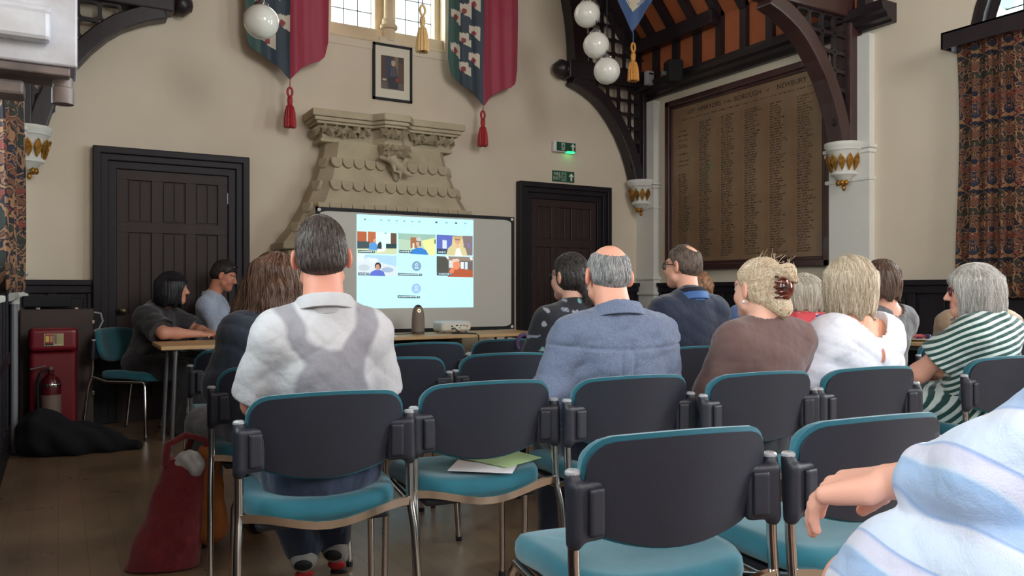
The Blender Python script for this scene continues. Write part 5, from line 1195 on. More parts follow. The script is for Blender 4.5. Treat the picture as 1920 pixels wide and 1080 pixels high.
def person(label, loc, yaw, crown, w=1.0, dpt=1.0, lean=0.0, head=(0, 0, 0), hoff=(0, 0), arms=None, legs=None, skin=SKIN, h=.008, ear=1.0, hand_opts=None, fat=0.0, neckr=.054, hs=1.0, sho=(0, 0), brow=rgb(90, 66, 52), seat=0.0):
    P = dict(label=label); s = (crown - .47) / (1.355 - .47); L = R(lean)
    def U(x, y, z):
        z2 = .47 + (z - .47) * s if z > .47 else z
        zz = z2 - .55; return V3(x * w, (y * dpt) * math.cos(L) + zz * math.sin(L), .55 + zz * math.cos(L) - y * dpt * math.sin(L))
    P['U'] = U
    Hc = U(0, .02, 1.237) + V3(hoff[0], hoff[1], 0); Hc[2] = crown - .118 * hs; Rh = rotm(*head); P['Hc'] = Hc; P['Rh'] = Rh; P['hs'] = hs
    def HH(x, y, z): return Hc + Rh @ (V3(x, y, z) * hs)
    P['HH'] = HH
    torso = [('e', U(0, .0, .575), (.165 * w, .125 * dpt, .12)), ('e', U(0, .02, .70), ((.150 + fat) * w, (.118 + fat) * dpt, .15 * s)), ('e', U(0, -.005, .89), (.150 * w + fat * .5, .116 * dpt + fat * .5, .175 * s)),
             ('c', U(-.112, -.025, .975), U(.112, -.025, .975), .068, .068), ('c', U(0, -.03, 1.062), U(-.140, -.025, 1.0), .044, .05), ('c', U(0, -.03, 1.062), U(.140, -.025, 1.0), .044, .05)]
    A = {}
    for sd, k in ((-1, 'L'), (1, 'R')):
        a = (arms or {}).get(k, {})
        S = a.get('s', U(sd * .155, -.02 + sho[1], .985 + sho[0])); E = a.get('e', U(sd * .190, .045, .76)); W = a.get('w', U(sd * .075, .27, .68))
        A[k] = tuple(np.asarray(x, np.float32) for x in (S, E, W)) + (a.get('d'), a.get('n'), a.get('curl', (22, 28, 20)), a.get('thumb', (.55, .75, -.25)), a.get('sc', 1.0))
    P['A'] = A
    arm = []; hands = []
    for sd, k in ((-1, 'L'), (1, 'R')):
        S, E, W, d, n, curl, th_, sc_ = A[k]
        arm += [('c', S, E, .052 + fat * .3, .041 + fat * .2), ('c', E, E + (W - E) * .35, .041 + fat * .2, .041), ('c', E + (W - E) * .35, W, .040, .027)]
        hp, kn = hand_prims(W, d if d is not None else nrm(W - E), n if n is not None else V3(0, .3, 1), sd, curl, sc=sc_, thumb=th_); hands.append(boxed(hp, .009)); P['kn' + k] = kn
    Lg = {}
    lg = []
    for sd, k in ((-1, 'L'), (1, 'R')):
        l = (legs or {}).get(k, {}); H = V3(sd * .088 * w, .02, .555); K = np.asarray(l.get('k', (sd * .115, .43, .52)), np.float32); An = np.asarray(l.get('a', (sd * .11, .40, .085)), np.float32); To = np.asarray(l.get('t', An + V3(sd * .02, .16, -.055)), np.float32)
        Lg[k] = (H, K, An, To); lg += [('c', H, K, .088, .06), ('c', K, K + (An - K) * .35, .057, .056), ('c', K + (An - K) * .35, An, .056, .036), ('c', An + V3(0, -.03, -.03), To, .034, .024)]
    P['Lg'] = Lg
    e = lambda c, r, Rm=None: ('e', HH(*c), tuple(x * hs for x in r), Rh)
    cc = lambda a, b, r1, r2: ('c', HH(*a), HH(*b), r1 * hs, r2 * hs)
    hd = [e((0, -.012, .03), (.073, .093, .086)), e((0, .028, -.035), (.058, .064, .078)), e((0, .062, -.092), (.027, .024, .020)), e((-.034, .052, -.03), (.027, .034, .032)), e((.034, .052, -.03), (.027, .034, .032)), cc((-.05, .02, -.065), (0, .065, -.09), .02, .022), cc((.05, .02, -.065), (0, .065, -.09), .02, .022), cc((-.03, .078, .024), (.03, .078, .024), .012, .012)]
    fine = [cc((0, .088, .012), (0, .110, -.028), .007, .0115), e((-.011, .097, -.032), (.009, .011, .008)), e((.011, .097, -.032), (.009, .011, .008)), cc((-.018, .086, -.057), (.018, .086, -.057), .0065, .0065), cc((-.015, .086, -.067), (.015, .086, -.067), .0065, .0065)]
    socks = [('cut', [e((-.031, .103, .006), (.018, .020, .012))], .01), ('cut', [e((.031, .103, .006), (.018, .020, .012))], .01)]
    eyes = [e((-.031, .078, .004), (.0125, .0125, .0115)), e((.031, .078, .004), (.0125, .0125, .0115))]
    ears = []
    for sd in (-1, 1): ears += [('e', HH(sd * .083, -.010, -.004), (.010 * ear * hs, .021 * ear * hs, .034 * ear * hs), Rh @ rotm(sd * 28, 0, 0)), ]
    dent = [('cut', [('e', HH(sd * .094, -.004, .001), (.008 * hs, .012 * hs, .020 * hs), Rh)], .006) for sd in (-1, 1)]
    headp = hd + socks + [('ck',) + x[1:] + (.01,) if x[0] == 'c' else ('ek',) + x[1:] + (.008,) for x in fine] + [('ek',) + x[1:] + (.003,) for x in eyes] + [('ek',) + x[1:] + (.01,) for x in ears] + dent
    # ellipsoids with explicit blend carry (centre, radii, rotation, k)
    hf = None
    def headf(p):
        q = p - Hc; db = np.sqrt((q * q).sum(1)) - .16 * hs; out = db + .02; m = db < .04
        if m.any(): out[m] = ev(headp, p[m], .022 * hs)
        return out
    neck = [('c', U(0, -.03, 1.02), HH(0, -.028, -.055), neckr * 1.12, neckr)]
    P['torso'] = torso; P['neck'] = neck; P['arm'] = arm; P['lg'] = lg
    def body(p):
        d = ev(torso + arm + lg, p, .035); d = smin(d, smin(ev(neck, p), headf(p), .025), .035)
        for hfn in hands: d = smin(d, hfn(p), .010)
        return d
    lo, hi = bounds(torso + arm + lg + [('e', Hc, (.13, .13, .13))] + [('e', A[k][2] + nrm(A[k][2] - A[k][1]) * .08, (.12, .12, .12)) for k in 'LR'], .01)
    sk = np.array(skin, np.float32); lip = np.array(rgb(186, 104, 98), np.float32) * (sk.mean() / .42); br = np.array(brow, np.float32)
    def col(V):
        c = np.tile(sk, (len(V), 1)); q = (V - Hc) @ Rh / hs; r = np.sqrt((q * q).sum(1))
        def mix(m, cc_): 
            m = np.clip(m, 0, 1)[:, None]; c[:] = c * (1 - m) + np.asarray(cc_, np.float32) * m
        on = (r < .15) & (q[:, 1] > .03)
        mix(on * np.clip(1.6 - np.sqrt(((np.abs(q[:, 0]) - .038) / .024) ** 2 + ((q[:, 2] + .03) / .022) ** 2), 0, 1) * .35, sk * np.float32([1.0, .72, .7]))
        mix((on & (np.abs(q[:, 0]) < .023) & (np.abs(q[:, 2] + .062) < .011)) * .8, lip)
        mix(((r < .15) & (np.abs(q[:, 0]) > .07)) * .35, sk * np.float32([1.0, .68, .62]))
        ax = np.abs(q[:, 0]) - .031; el = np.sqrt((ax / .013) ** 2 + ((q[:, 2] - .004) / .007) ** 2)
        mix((on & (el < 1)) * .9, rgb(205, 195, 188)); mix((on & (np.sqrt(ax ** 2 + (q[:, 2] - .004) ** 2) < .0058)) * 1.0, rgb(40, 32, 30))
        mix((on & (np.abs(q[:, 2] - .026 + .25 * (ax) ** 2 / .02) < .0055) & (np.abs(ax) < .02)) * .75, br)
        return c
    o = sdf_obj('person', body, lo, hi, h, skin_mat(), None, col=col)
    o.location = (loc[0], loc[1], seat); o.rotation_euler = (0, 0, R(yaw)); tag(o, label, 'person'); P['o'] = o; P['w'] = w; P['dpt'] = dpt; P['fat'] = fat; P['h'] = h
    return P
def folds(amp, seed, scale=1.0):
    r = np.random.default_rng(seed); ks = r.normal(size=(7, 3)).astype(np.float32) * np.float32([15, 11, 24]) * scale; ph = r.uniform(0, 6, 7)
    def f(p):
        wv = p + .02 * np.sin(p[:, [1, 2, 0]] * 11 + ph[:3].astype(np.float32)); d = 0
        for k, q in zip(ks, ph): sn = np.sin(wv @ k + q); d = d + 1 - 2 * np.abs(sn) ** .7
        return d * (amp * .28)
    return f
def garment(P, name, m, sleeves='short', infl=.012, hem=.60, neck=.0, fold=.004, seed=1, h=None, mask=None, col=None, extra=None, cut=None, k=.045, sl=.62, slw=.014, sle_end=.93, detail=None):
    A = P['A']; pr = [it for it in P['torso']]
    sle = []
    for kx in 'LR':
        S, E, W = A[kx][:3]; f = P['fat']
        if sleeves == 'short': T_ = S + (E - S) * sl; sle += [('c', S, T_, .056 + f * .3, .054 + f * .2 + slw)]
        elif sleeves == 'elbow': sle += [('c', S, E, .056, .052 + slw)]
        elif sleeves == 'long': sle += [('c', S, E, .055 + f * .3, .046 + f * .2 + slw * .5), ('c', E, E + (W - E) * sle_end, .046 + f * .2 + slw * .5, .032 + slw * .4)]
        elif sleeves == 'cap': sle += [('c', S, S + (E - S) * .2, .056, .056)]
    pr2 = pr + sle + (extra or []); fo = folds(fold, seed); U = P['U']
    shoulders = [(A[kx][0], A[kx][1]) for kx in 'LR']
    nb = U(0, -.02, 1.05)
    def fn(p):
        d = ev(pr2, p, k) - infl + fo(p)
        if detail is not None: d = d + detail(p)
        if sleeves == 'short':
            for S, E in shoulders:
                ax = nrm(E - S); t = (p - S) @ ax; T_ = float(np.linalg.norm(E - S)) * sl; rad = np.sqrt(np.maximum(((p - S) ** 2).sum(1) - t * t, 0))
                d = np.where(rad < .10, np.maximum(d, np.where(t > 0, t - T_ - .012, d)), d)
        d = np.maximum(d, hem - p[:, 2])
        if neck: d = -smin(-d, np.where(p[:, 2] > nb[2] - .16, np.hypot((p[:, 0] - nb[0]) / 1.12, p[:, 1] - nb[1]) - neck, .1), .006)
        if cut is not None: d = cut(p, d)
        return d
    lo, hi = bounds(pr2, infl + .012)
    return sdf_obj(name, fn, lo, hi, h or P['h'], m, P['o'], mask=mask, col=col)
def trousers(P, m, name='trousers', infl=.012, upto=1.0, fold=.004, seed=3, bare=False, shoe=None, skirt=False, h=None):
    pr = [P['torso'][0]]; Lg = P['Lg']
    for kx in 'LR':
        H, K, An, To = Lg[kx]; pr += [('c', H, K, .09, .064)]
        if upto > .5: E_ = K + (An - K) * min(1.0, (upto - .5) * 2); pr += [('c', K, E_, .062, .05)]
    if skirt: 
        (H, K, An, To), (H2, K2, An2, To2) = Lg['L'], Lg['R']; pr += [('c', (H + H2) / 2, (K + K2) / 2, .11, .09), ('c', (K + K2) / 2, (An + An2) / 2 + V3(0, 0, .05), .11, .15)]
    fo = folds(fold, seed); lo, hi = bounds(pr, infl + .01)
    sdf_obj(name, lambda p: np.maximum(np.maximum(ev(pr, p, .04) - infl + fo(p), p[:, 2] - .66), .015 - p[:, 2]), lo, hi, h or max(P['h'], .009), m, P['o'])
def shoes(P, m=None, mask=None, h=.008):
    m = m or mat('black_leather', rgb(24, 22, 24), .4)
    for kx in 'LR':
        H, K, An, To = P['Lg'][kx]; pr = [('c', An + V3(0, -.03, -.035), To, .043, .034), ('c', An, An + V3(0, -.02, -.03), .044, .044)]; lo, hi = bounds(pr, .01)
        sdf_obj('shoe', lambda p: np.maximum(ev(pr, p, .03), .003 - p[:, 2] if An[2] < .12 else -1 - p[:, 2]), lo, hi, h, m, P['o'])
def collar(P, m, hgt=.035, rx=.066, ry=.064, gap=40, up=.0, tilt=14, name='collar', fall=.03, flare=.016):
    U = P['U']; c = U(0, -.028, 1.038) + V3(0, 0, up); n = 40; prof = [(0, -.02), (.001, hgt), (.006, hgt + .004), (.012, hgt - .004), (flare + .004, hgt - fall), (flare, hgt - fall - .002), (.008, hgt - .012), (.004, -.02)]
    vs, fs = [], []; T = math.tan(R(tilt))
    for i in range(n + 1):
        a = R(90 + gap) + (2 * math.pi - 2 * R(gap)) * i / n; ca, sa = math.cos(a), math.sin(a)
        for (o, z) in prof: x, y = (rx + o) * ca, (ry + o) * sa; vs.append((c[0] + x, c[1] + y, c[2] + z - y * T))
    k = len(prof)
    for i in range(n):
        for j in range(k): fs.append((i * k + j, i * k + (j + 1) % k, (i + 1) * k + (j + 1) % k, (i + 1) * k + j))
    fs += [tuple(range(k)), tuple(range((n + 1) * k - 1, n * k - 1, -1))]
    return MB().add(vs, fs).build(name, m, P['o'], smooth=50)
def hair_mat(name, c1, c2, stretch=(1, 1, .12), scale=55, rough=.45, c3=None):
    m = mat(name, c1, rough, noise=(scale, c2, 3, stretch), bump=(scale * 2.2, .55, stretch), spec=.35); return m
def hair(P, m, fn_q, lo=(-.16, -.2, -.2), hi=(.16, .14, .17), h=.005, name='hair', wave=.001, nw=34, seed=0, strands=None):
    Hc, Rh, hs = P['Hc'], P['Rh'], P['hs']; RT = Rh
    def fn(p):
        q = (p - Hc) @ RT / hs; th_ = np.arctan2(q[:, 0], -q[:, 1] - .0); d = fn_q(q)
        d = d - wave * np.sin(th_ * nw + 2.2 * np.sin(q[:, 2] * 31 + seed) + 1.5 * np.sin(q[:, 2] * 11 + th_ * 3)) * np.clip((.14 - np.abs(q[:, 2] - .03)) / .05, .25, 1)
        return d * hs
    P['hairfn'] = fn
    pts = np.array([Hc + RT @ (V3(x, y, z) * hs) for x in (lo[0], hi[0]) for y in (lo[1], hi[1]) for z in (lo[2], hi[2])])
    o = sdf_obj(name, fn, pts.min(0), pts.max(0), h, m, P['o'])
    if strands: strand_mesh(P, o, fn, seed=seed, **strands)
    return o
def strand_mesh(P, o, fn, n=600, seg=9, step=.014, r=.0011, lift=.003, cols=None, seed=0, flow=None, grav=1.0, zmin=None):
    rg = np.random.default_rng(seed + 100); me = o.data; N = len(me.vertices); V = np.empty(N * 3, np.float32); me.vertices.foreach_get('co', V); V = V.reshape(-1, 3)
    Hc, Rh = P['Hc'], P['Rh']
    def grad(p):
        g = np.stack([fn(p + e) - fn(p - e) for e in np.eye(3, dtype=np.float32) * .003], 1); return g / (np.linalg.norm(g, axis=1, keepdims=True) + 1e-9)
    g0 = grad(V); ok = np.where(g0[:, 2] > -.35)[0]; idx = rg.choice(ok, n); p = V[idx].copy(); jit = rg.normal(0, .18, (n, 3)).astype(np.float32)
    rings = []; off = np.abs(rg.normal(0, 1, n)).astype(np.float32) * lift
    for k in range(seg + 1):
        nn = grad(p); q = (p - Hc) @ Rh
        fl = (flow(q) @ Rh.T if flow is not None else np.tile(np.float32([0, 0, -1]), (n, 1)) + (np.stack([0 * q[:, 0], -np.clip(q[:, 2] - .06, 0, 1) * 18, 0 * q[:, 0]], 1) @ Rh.T).astype(np.float32)) + jit
        d = fl - nn * (fl * nn).sum(1, keepdims=True); d /= np.linalg.norm(d, axis=1, keepdims=True) + 1e-9
        b = np.cross(d, nn); rr = r * (1 - .75 * (k / seg) ** 2)
        rings.append(np.stack([p + nn * rr * 1.2, p - nn * rr * .6 + b * rr, p - nn * rr * .6 - b * rr], 1))
        p = p + d * step; dist = fn(p); nn = grad(p); tgt = .0005 + off * (k / seg) ** 1.2
        p = p - nn * np.clip(dist - tgt, -.01, .01)[:, None]
    W = np.stack(rings, 1).astype(np.float32)                              # n, seg+1, 3, 3
    base = (np.arange(n)[:, None, None] * (seg + 1) + np.arange(seg)[None, :, None]) * 3; c = np.arange(3)[None, None, :]
    Q = np.stack([base + c, base + (c + 1) % 3, base + 3 + (c + 1) % 3, base + 3 + c], -1).reshape(-1, 4)
    me2 = bpy.data.meshes.new('hair_strands'); W = W.reshape(-1, 3); me2.vertices.add(len(W)); me2.vertices.foreach_set('co', W.ravel()); me2.loops.add(len(Q) * 4); me2.loops.foreach_set('vertex_index', Q.ravel().astype(np.int32)); me2.polygons.add(len(Q)); me2.polygons.foreach_set('loop_start', np.arange(0, len(Q) * 4, 4, dtype=np.int32)); me2.update(calc_edges=True); me2.shade_smooth()
    cs = np.array(cols, np.float32); t = rg.random(n).astype(np.float32)[:, None]; cc = cs[0] * (1 - t) + cs[1] * t; cc = np.repeat(cc, (seg + 1) * 3, 0)
    at = me2.attributes.new('col', 'FLOAT_COLOR', 'POINT'); at.data.foreach_set('color', np.concatenate([cc, np.ones((len(cc), 1), np.float32)], 1).ravel().astype(np.float32))
    so = link('hair_strands', me2, mat_attr('hair_strand', .38, spec=.4), P['o']); so['kind'] = 'stuff'; return so
def q_ell(q, c, r): return sd_ell(q, c, r)
def short_hair(th=.010, nape=-.055, front=.062, bald=None, side=0.0, top=0.0):
    def f(q):
        d = smin(q_ell(q, (0, -.012, .03 + top * .5), (.072 + th * .6 + side, .093 + th, .086 + th + top)), q_ell(q, (0, -.042, -.02), (.060 + th * .5 + side, .060 + th, .06)), .03)
        zb = np.interp(q[:, 1], [-.1, -.03, -.005, .015, .045, .085], [nape, nape + .005, .018, .0, .035, front]); ax = np.abs(q[:, 0])
        zb = zb - np.where((q[:, 1] > .03), 0, 0)
        d = d + np.clip((zb + .03 - q[:, 2]) / .045, 0, 1.4) * (th + .004)
        d = -smin(-d, -(zb - .016 - q[:, 2]) * .8, .006)
        if bald is not None: d = d + np.clip(1.45 - np.sqrt((((q - np.float32(bald[0])) / np.float32(bald[1])) ** 2).sum(1)), 0, 1) * .03
        return d
    return f
def bob_hair(zl=-.10, rx=.098, ry=.108, top=.012, back=0.0, fringe=True, flip=0.0, face=(.066, .09, .115), fy=.105):
    def f(q):
        d = q_ell(q, (0, -.014, .03), (.073 + top + .004, .093 + top + .004, .086 + top))
        z = np.clip((q[:, 2] - zl) / (.04 - zl), 0, 1); k = .90 + .10 * np.sin(z * 3.14) + flip * (1 - z)
        rr = np.sqrt((q[:, 0] / (rx * k)) ** 2 + ((q[:, 1] + .018 + back) / (ry * k)) ** 2)
        cyl = np.maximum(np.maximum((rr - 1) * .085, q[:, 2] - .05), zl + .012 * np.sin(np.arctan2(q[:, 0], -q[:, 1]) * 9) - q[:, 2])
        d = smin(d, cyl, .035)
        fc = q_ell(q, (0, fy, -.045), face)
        return -smin(-d, fc, .012)
    return f
def glasses(P, m, r=(.021, .017), rim=.0022, y=.097, dz=.003, temple=True):
    HH = P['HH']; b = MB()
    for sd in (-1, 1):
        b.tube([HH(sd * .032 + r[0] * math.copysign(abs(math.cos(a)) ** .7, math.cos(a)), y - .3 * abs(sd * .032 + r[0] * math.cos(a)) ** 1.5, dz + r[1] * math.copysign(abs(math.sin(a)) ** .7, math.sin(a))) for a in np.linspace(0, 2 * math.pi, 21)[:-1]], rim, 6, True)
        if temple: b.tube([HH(sd * (.032 + r[0]), y - .008, dz + .006), HH(sd * .078, .06, dz + .008), HH(sd * .085, .005, dz + .008), HH(sd * .084, -.015, dz - .01)], rim, 6)
    b.tube([HH(-.012, y, dz + .004), HH(0, y + .004, dz + .007), HH(.012, y, dz + .004)], rim, 6)
    return b.build('glasses', m, P['o'], smooth=60)
def nails(P, kx, col):
    pass
cotton = lambda n, c, c2=None: mat(n, c, .9, bump=(500, .15), bump2=(8, .6, .04, (1, 1, .6)), sheen=.25, noise=(9, c2 or tuple(x * .93 for x in c)))
jeans = cotton('dark_denim', rgb(38, 50, 76)); dark_tr = cotton('charcoal_cloth', rgb(40, 42, 50)); navy_tr = cotton('navy_cloth', rgb(34, 40, 58))

# --- man in grey polo shirt (nearest on the left)
P = person('man in pale grey polo shirt with damp back, seen from behind', (.73, 2.47), -6, 1.350, w=.96, head=(-9, 2, -3), hoff=(.0, 0), h=.007, sho=(.0, .01), neckr=.06,
           arms={'L': dict(e=(-.195, .07, .77), w=(-.03, .25, .74)), 'R': dict(e=(.200, .06, .77), w=(.05, .25, .72))}, legs={'L': dict(k=(-.10, .44, .50), a=(.02, .52, .15), t=(.05, .66, .035)), 'R': dict(k=(.14, .45, .50), a=(.15, .58, .15), t=(.20, .70, .035))}, skin=rgb(218, 150, 128))
poly = np.array([(-.16, 1.09), (-.095, 1.09), (-.066, .99), (-.035, .955), (0, .945), (.035, .955), (.066, .99), (.10, 1.09), (.16, 1.09), (.145, .98), (.105, .915), (.128, .82), (.118, .58), (-.118, .58), (-.110, .82), (-.078, .905), (-.125, .98)])
def sd_poly(P2, poly):
    d = np.full(len(P2), 1e9); ins = np.zeros(len(P2), bool); n = len(poly)
    for i in range(n):
        a, b_ = poly[i], poly[(i + 1) % n]; e = b_ - a; v = P2 - a; t = np.clip(v @ e / (e @ e), 0, 1); q_ = v - t[:, None] * e; d = np.minimum(d, np.sqrt((q_ * q_).sum(1)))
        c = ((a[1] > P2[:, 1]) != (b_[1] > P2[:, 1])) & (P2[:, 0] < (b_[0] - a[0]) * (P2[:, 1] - a[1]) / (b_[1] - a[1] + 1e-12) + a[0]); ins ^= c
    return np.where(ins, d, -d)
polo_m = mat_mask('damp_grey_marl', rgb(196, 193, 196), rgb(146, 143, 150), soft=.09, bump=(420, .25))
garment(P, 'polo_shirt', polo_m, 'short', .013, seed=5, fold=.0045, sl=.86, slw=.012, mask=lambda V: np.where(V[:, 1] < .05, sd_poly(V[:, [0, 2]] + .006 * np.sin(V[:, [2, 0]] * 60), poly), -.1) * 12)
collar(P, cotton('grey_marl_rib', rgb(190, 187, 190)), .040, .078, .076, up=.024, fall=.040)
trousers(P, jeans); shoes(P, mat('white_trainer', rgb(176, 172, 170), .7, noise=(9, rgb(150, 146, 144))))
for kx in 'LR':
    H_, K_, An, To = P['Lg'][kx]; dv = nrm(To - An); up = nrm(np.cross(np.cross(dv, V3(0, 0, 1)), dv)); M = Matrix(((1, 0, 0), (0, 1, 0), (0, 0, 1))); 
    for t_, wd, cl, nm in ((-.15, .03, rgb(30, 30, 34), 'heel_sole'), (.35, .026, rgb(188, 40, 50), 'red_sole_insert'), (.75, .03, rgb(30, 30, 34), 'toe_sole')):
        c = An + V3(0, -.03, -.035) + (To - An) * t_ - up * .034; pr = [('e', c, (.034, .034, .016), np.stack([np.cross(dv, up), dv, up], 1))]; lo, hi = bounds(pr, .004); sdf_obj(nm, lambda p: ev(pr, p), lo, hi, .006, mat('sole_' + nm, cl, .7), P['o'])
    pr = [('c', An + V3(0, 0, -.01), An + (K_ - An) * .18, .042, .044)]; lo, hi = bounds(pr, .004); sdf_obj('sock', lambda p: ev(pr, p), lo, hi, .008, cotton('grey_sock', rgb(170, 170, 176)), P['o'])
hair(P, hair_mat('dark_brown_grey_hair', rgb(48, 38, 36), rgb(96, 84, 78), (1, 1, .35), 70), short_hair(.013, -.06, .07, top=.006), wave=.0008, nw=46, h=.0045, strands=dict(n=2200, seg=4, step=.007, r=.0009, lift=.002, cols=(rgb(40, 32, 30), rgb(112, 98, 92))))

# --- woman with long brown waves
P = person('woman with long wavy brown hair and dark blue top, back turned', (.775, 3.36), 12, 1.283, w=.96, head=(-62, 0, -4), hoff=(.05, .02), skin=rgb(205, 150, 126))
garment(P, 'dark_blue_top', cotton('dark_blue_denim', rgb(44, 54, 68), rgb(56, 66, 82)), 'long', .02, seed=8, fold=.006)
trousers(P, cotton('pale_trousers', rgb(120, 122, 132))); shoes(P)
def long_wavy(q):
    d = bob_hair(-.10, .098, .112, .012)(q)
    for (a, b_, r1, r2) in (((-.05, -.09, -.03), (-.11, -.13, -.18), .06, .05), ((-.11, -.13, -.18), (-.15, -.16, -.31), .05, .02), ((.0, -.11, -.04), (-.02, -.165, -.20), .065, .055), ((-.02, -.165, -.20), (-.05, -.195, -.31), .055, .022), ((-.06, -.15, -.2), (-.10, -.19, -.34), .045, .016), ((.05, -.10, -.05), (.04, -.14, -.19), .06, .04), ((0, -.11, .05), (-.01, -.12, .0), .045, .04)):
        d = smin(d, sd_cone(q, a, b_, r1, r2), .03)
    return d + .006 * np.sin(q[:, 2] * 42 + q[:, 0] * 40) * np.clip((-.02 - q[:, 2]) / .08, 0, 1)
hair(P, hair_mat('brown_wavy_hair', rgb(60, 40, 34), rgb(132, 100, 82), (1, 1, .3), 38), long_wavy, lo=(-.24, -.27, -.38), hi=(.16, .14, .16), wave=.0025, nw=30, strands=dict(n=1100, seg=12, step=.018, r=.0014, lift=.006, cols=(rgb(52, 34, 28), rgb(150, 116, 96))))

# --- dark dressed woman at the left table
P = person('woman with black bob and dark dress leaning on the left table', (.585, 6.765), -125, 1.258, lean=18, head=(22, -4, 0), hoff=(0, .03), w=1.0, fat=.01, arms={'L': dict(e=(-.22, .30, .805), w=(-.10, .50, .785)), 'R': dict(e=(.21, .27, .805), w=(.02, .46, .785), d=(-.7, .7, 0))}, skin=rgb(206, 146, 122), legs={'L': dict(a=(-.08, .36, .08)), 'R': dict(k=(.13, .42, .51), a=(.12, .46, .08))})
garment(P, 'black_top', cotton('black_jersey', rgb(42, 38, 44)), 'short', .02, seed=9, fold=.006, sl=.8, slw=.025)
trousers(P, cotton('black_skirt_cloth', rgb(30, 28, 34)), 'long_skirt', .02, skirt=True, fold=.009); 
hair(P, hair_mat('black_hair', rgb(16, 15, 20), rgb(34, 32, 40), (1, 1, .15), 50, .35), bob_hair(-.13, .108, .118, .018, flip=.05, face=(.070, .085, .105), fy=.098), lo=(-.16, -.18, -.18), h=.006, strands=dict(n=300, seg=8, step=.016, r=.0014, cols=(rgb(12, 12, 16), rgb(40, 38, 46))))
# --- man in pale blue shirt
P = person('man in pale blue shirt with sunglasses pushed up on his hair', (1.115, 7.09), -116, 1.366, lean=6, head=(8, -18, 0), hoff=(0, .03), skin=rgb(192, 128, 104), arms={'L': dict(e=(-.25, .15, .80), w=(-.08, .32, .80)), 'R': dict(e=(.25, .15, .80), w=(.08, .32, .80))}, brow=rgb(40, 32, 30))
sh = cotton('pale_blue_shirting', rgb(168, 182, 204), rgb(156, 170, 194)); garment(P, 'pale_blue_shirt', sh, 'long', .014, seed=10, fold=.005); collar(P, sh, .035, .066, .066, gap=14, up=.016)
for k_ in range(4): MB().ball(tuple(P['U'](.0, .142, 1.0 - k_ * .085)), .006, 8, 6).build('button', white_plastic, P['o'])
trousers(P, navy_tr); hair(P, hair_mat('black_brown_hair', rgb(26, 22, 24), rgb(52, 44, 42), (1, 1, .4), 70), short_hair(.012, -.05, .064, top=.006), h=.006)
HHp = P['HH']; b = MB()
for sd in (-1, 1): b.ball((0, 0, 0), (.026, .006, .020), 12, 8, Matrix.Translation(tuple(HHp(sd * .032, .075, .098))) @ Matrix(P['Rh'].tolist()).to_4x4() @ Matrix.Rotation(R(-50), 4, 'X'))
for sd in (-1, 1): b.tube([HHp(sd * .058, .068, .098), HHp(sd * .086, .03, .07), HHp(sd * .09, -.03, .03)], .003, 6)
b.build('sunglasses', mat('dark_lens', rgb(18, 20, 30), .1, coat=.5), P['o'], smooth=60)

# --- woman in black printed top
P = person('woman in black top printed with small colourful motifs, dark hair tied back', (2.28, 3.34), -2, 1.312, w=1.02, head=(14, 0, 0), skin=rgb(220, 170, 150))
rm = np.random.default_rng(5); mot = []
cols_ = [rgb(206, 140, 100), rgb(120, 158, 156), rgb(190, 126, 136), rgb(160, 158, 166), rgb(136, 144, 160), rgb(180, 174, 176), rgb(150, 150, 160)]
for i in range(9):
    for j in range(9): mot.append((-.28 + i * .07 + (.035 if j % 2 else 0) + rm.uniform(-.012, .012), .60 + j * .06 + rm.uniform(-.01, .01), int(rm.integers(0, 7)), int(rm.integers(0, 4))))
def print_col(V):
    c = np.tile(np.float32(rgb(30, 31, 40)), (len(V), 1)); X_ = V[:, 0]; Z_ = V[:, 2]
    for (mx, mz, ci, kd) in mot:
        u, v = (X_ - mx) * 1.35, (Z_ - mz) * 1.35
        if kd == 0: m_ = (u / .013) ** 2 + (v / .018) ** 2 < 1
        elif kd == 1: m_ = (np.abs(u) < .022) & (np.abs(v - .3 * u) < .0065) | ((u + .01) ** 2 + v ** 2 < .010 ** 2)
        elif kd == 2: m_ = ((np.abs(np.hypot(u - .012, v) - .009) < .005) | (np.abs(np.hypot(u + .012, v - .004) - .009) < .005))
        else: m_ = (np.abs(u) < .011) & (np.abs(v) < .014 - .7 * np.abs(u)) | ((np.abs(v + .014) < .005) & (np.abs(u) < .019))
        m_ = m_ & (V[:, 1] < .06); c[m_] = cols_[ci]
    return c
garment(P, 'printed_top', mat_attr('printed_black_jersey', .9, bump=(500, .12), sheen=.2), 'short', .014, seed=11, fold=.004, col=print_col, h=.0055, sl=.80)
trousers(P, dark_tr); shoes(P)
def pony(q):
    d = short_hair(.013, -.075, .064, side=.002)(q); d2 = q_ell(q, (0, -.03, .0), (.084, .092, .09)); d = smin(d, np.maximum(d2, q[:, 1] - .035), .02)
    for (a, b_, r1, r2) in (((.01, -.10, -.06), (.035, -.125, -.10), .032, .03), ((.035, -.125, -.10), (.07, -.12, -.15), .034, .02), ((.02, -.125, -.10), (.0, -.11, -.15), .03, .018)): d = smin(d, sd_cone(q, a, b_, r1, r2), .02)
    return d
hair(P, hair_mat('near_black_hair', rgb(28, 25, 28), rgb(70, 64, 62), (1, 1, .2), 46, .32), pony, lo=(-.13, -.18, -.19), hi=(.14, .13, .15), wave=.0018, strands=dict(n=800, seg=6, step=.014, r=.0010, lift=.001, cols=(rgb(24, 22, 24), rgb(92, 84, 80)), flow=lambda q: np.float32([[.02, -.13, -.07]]) - q))
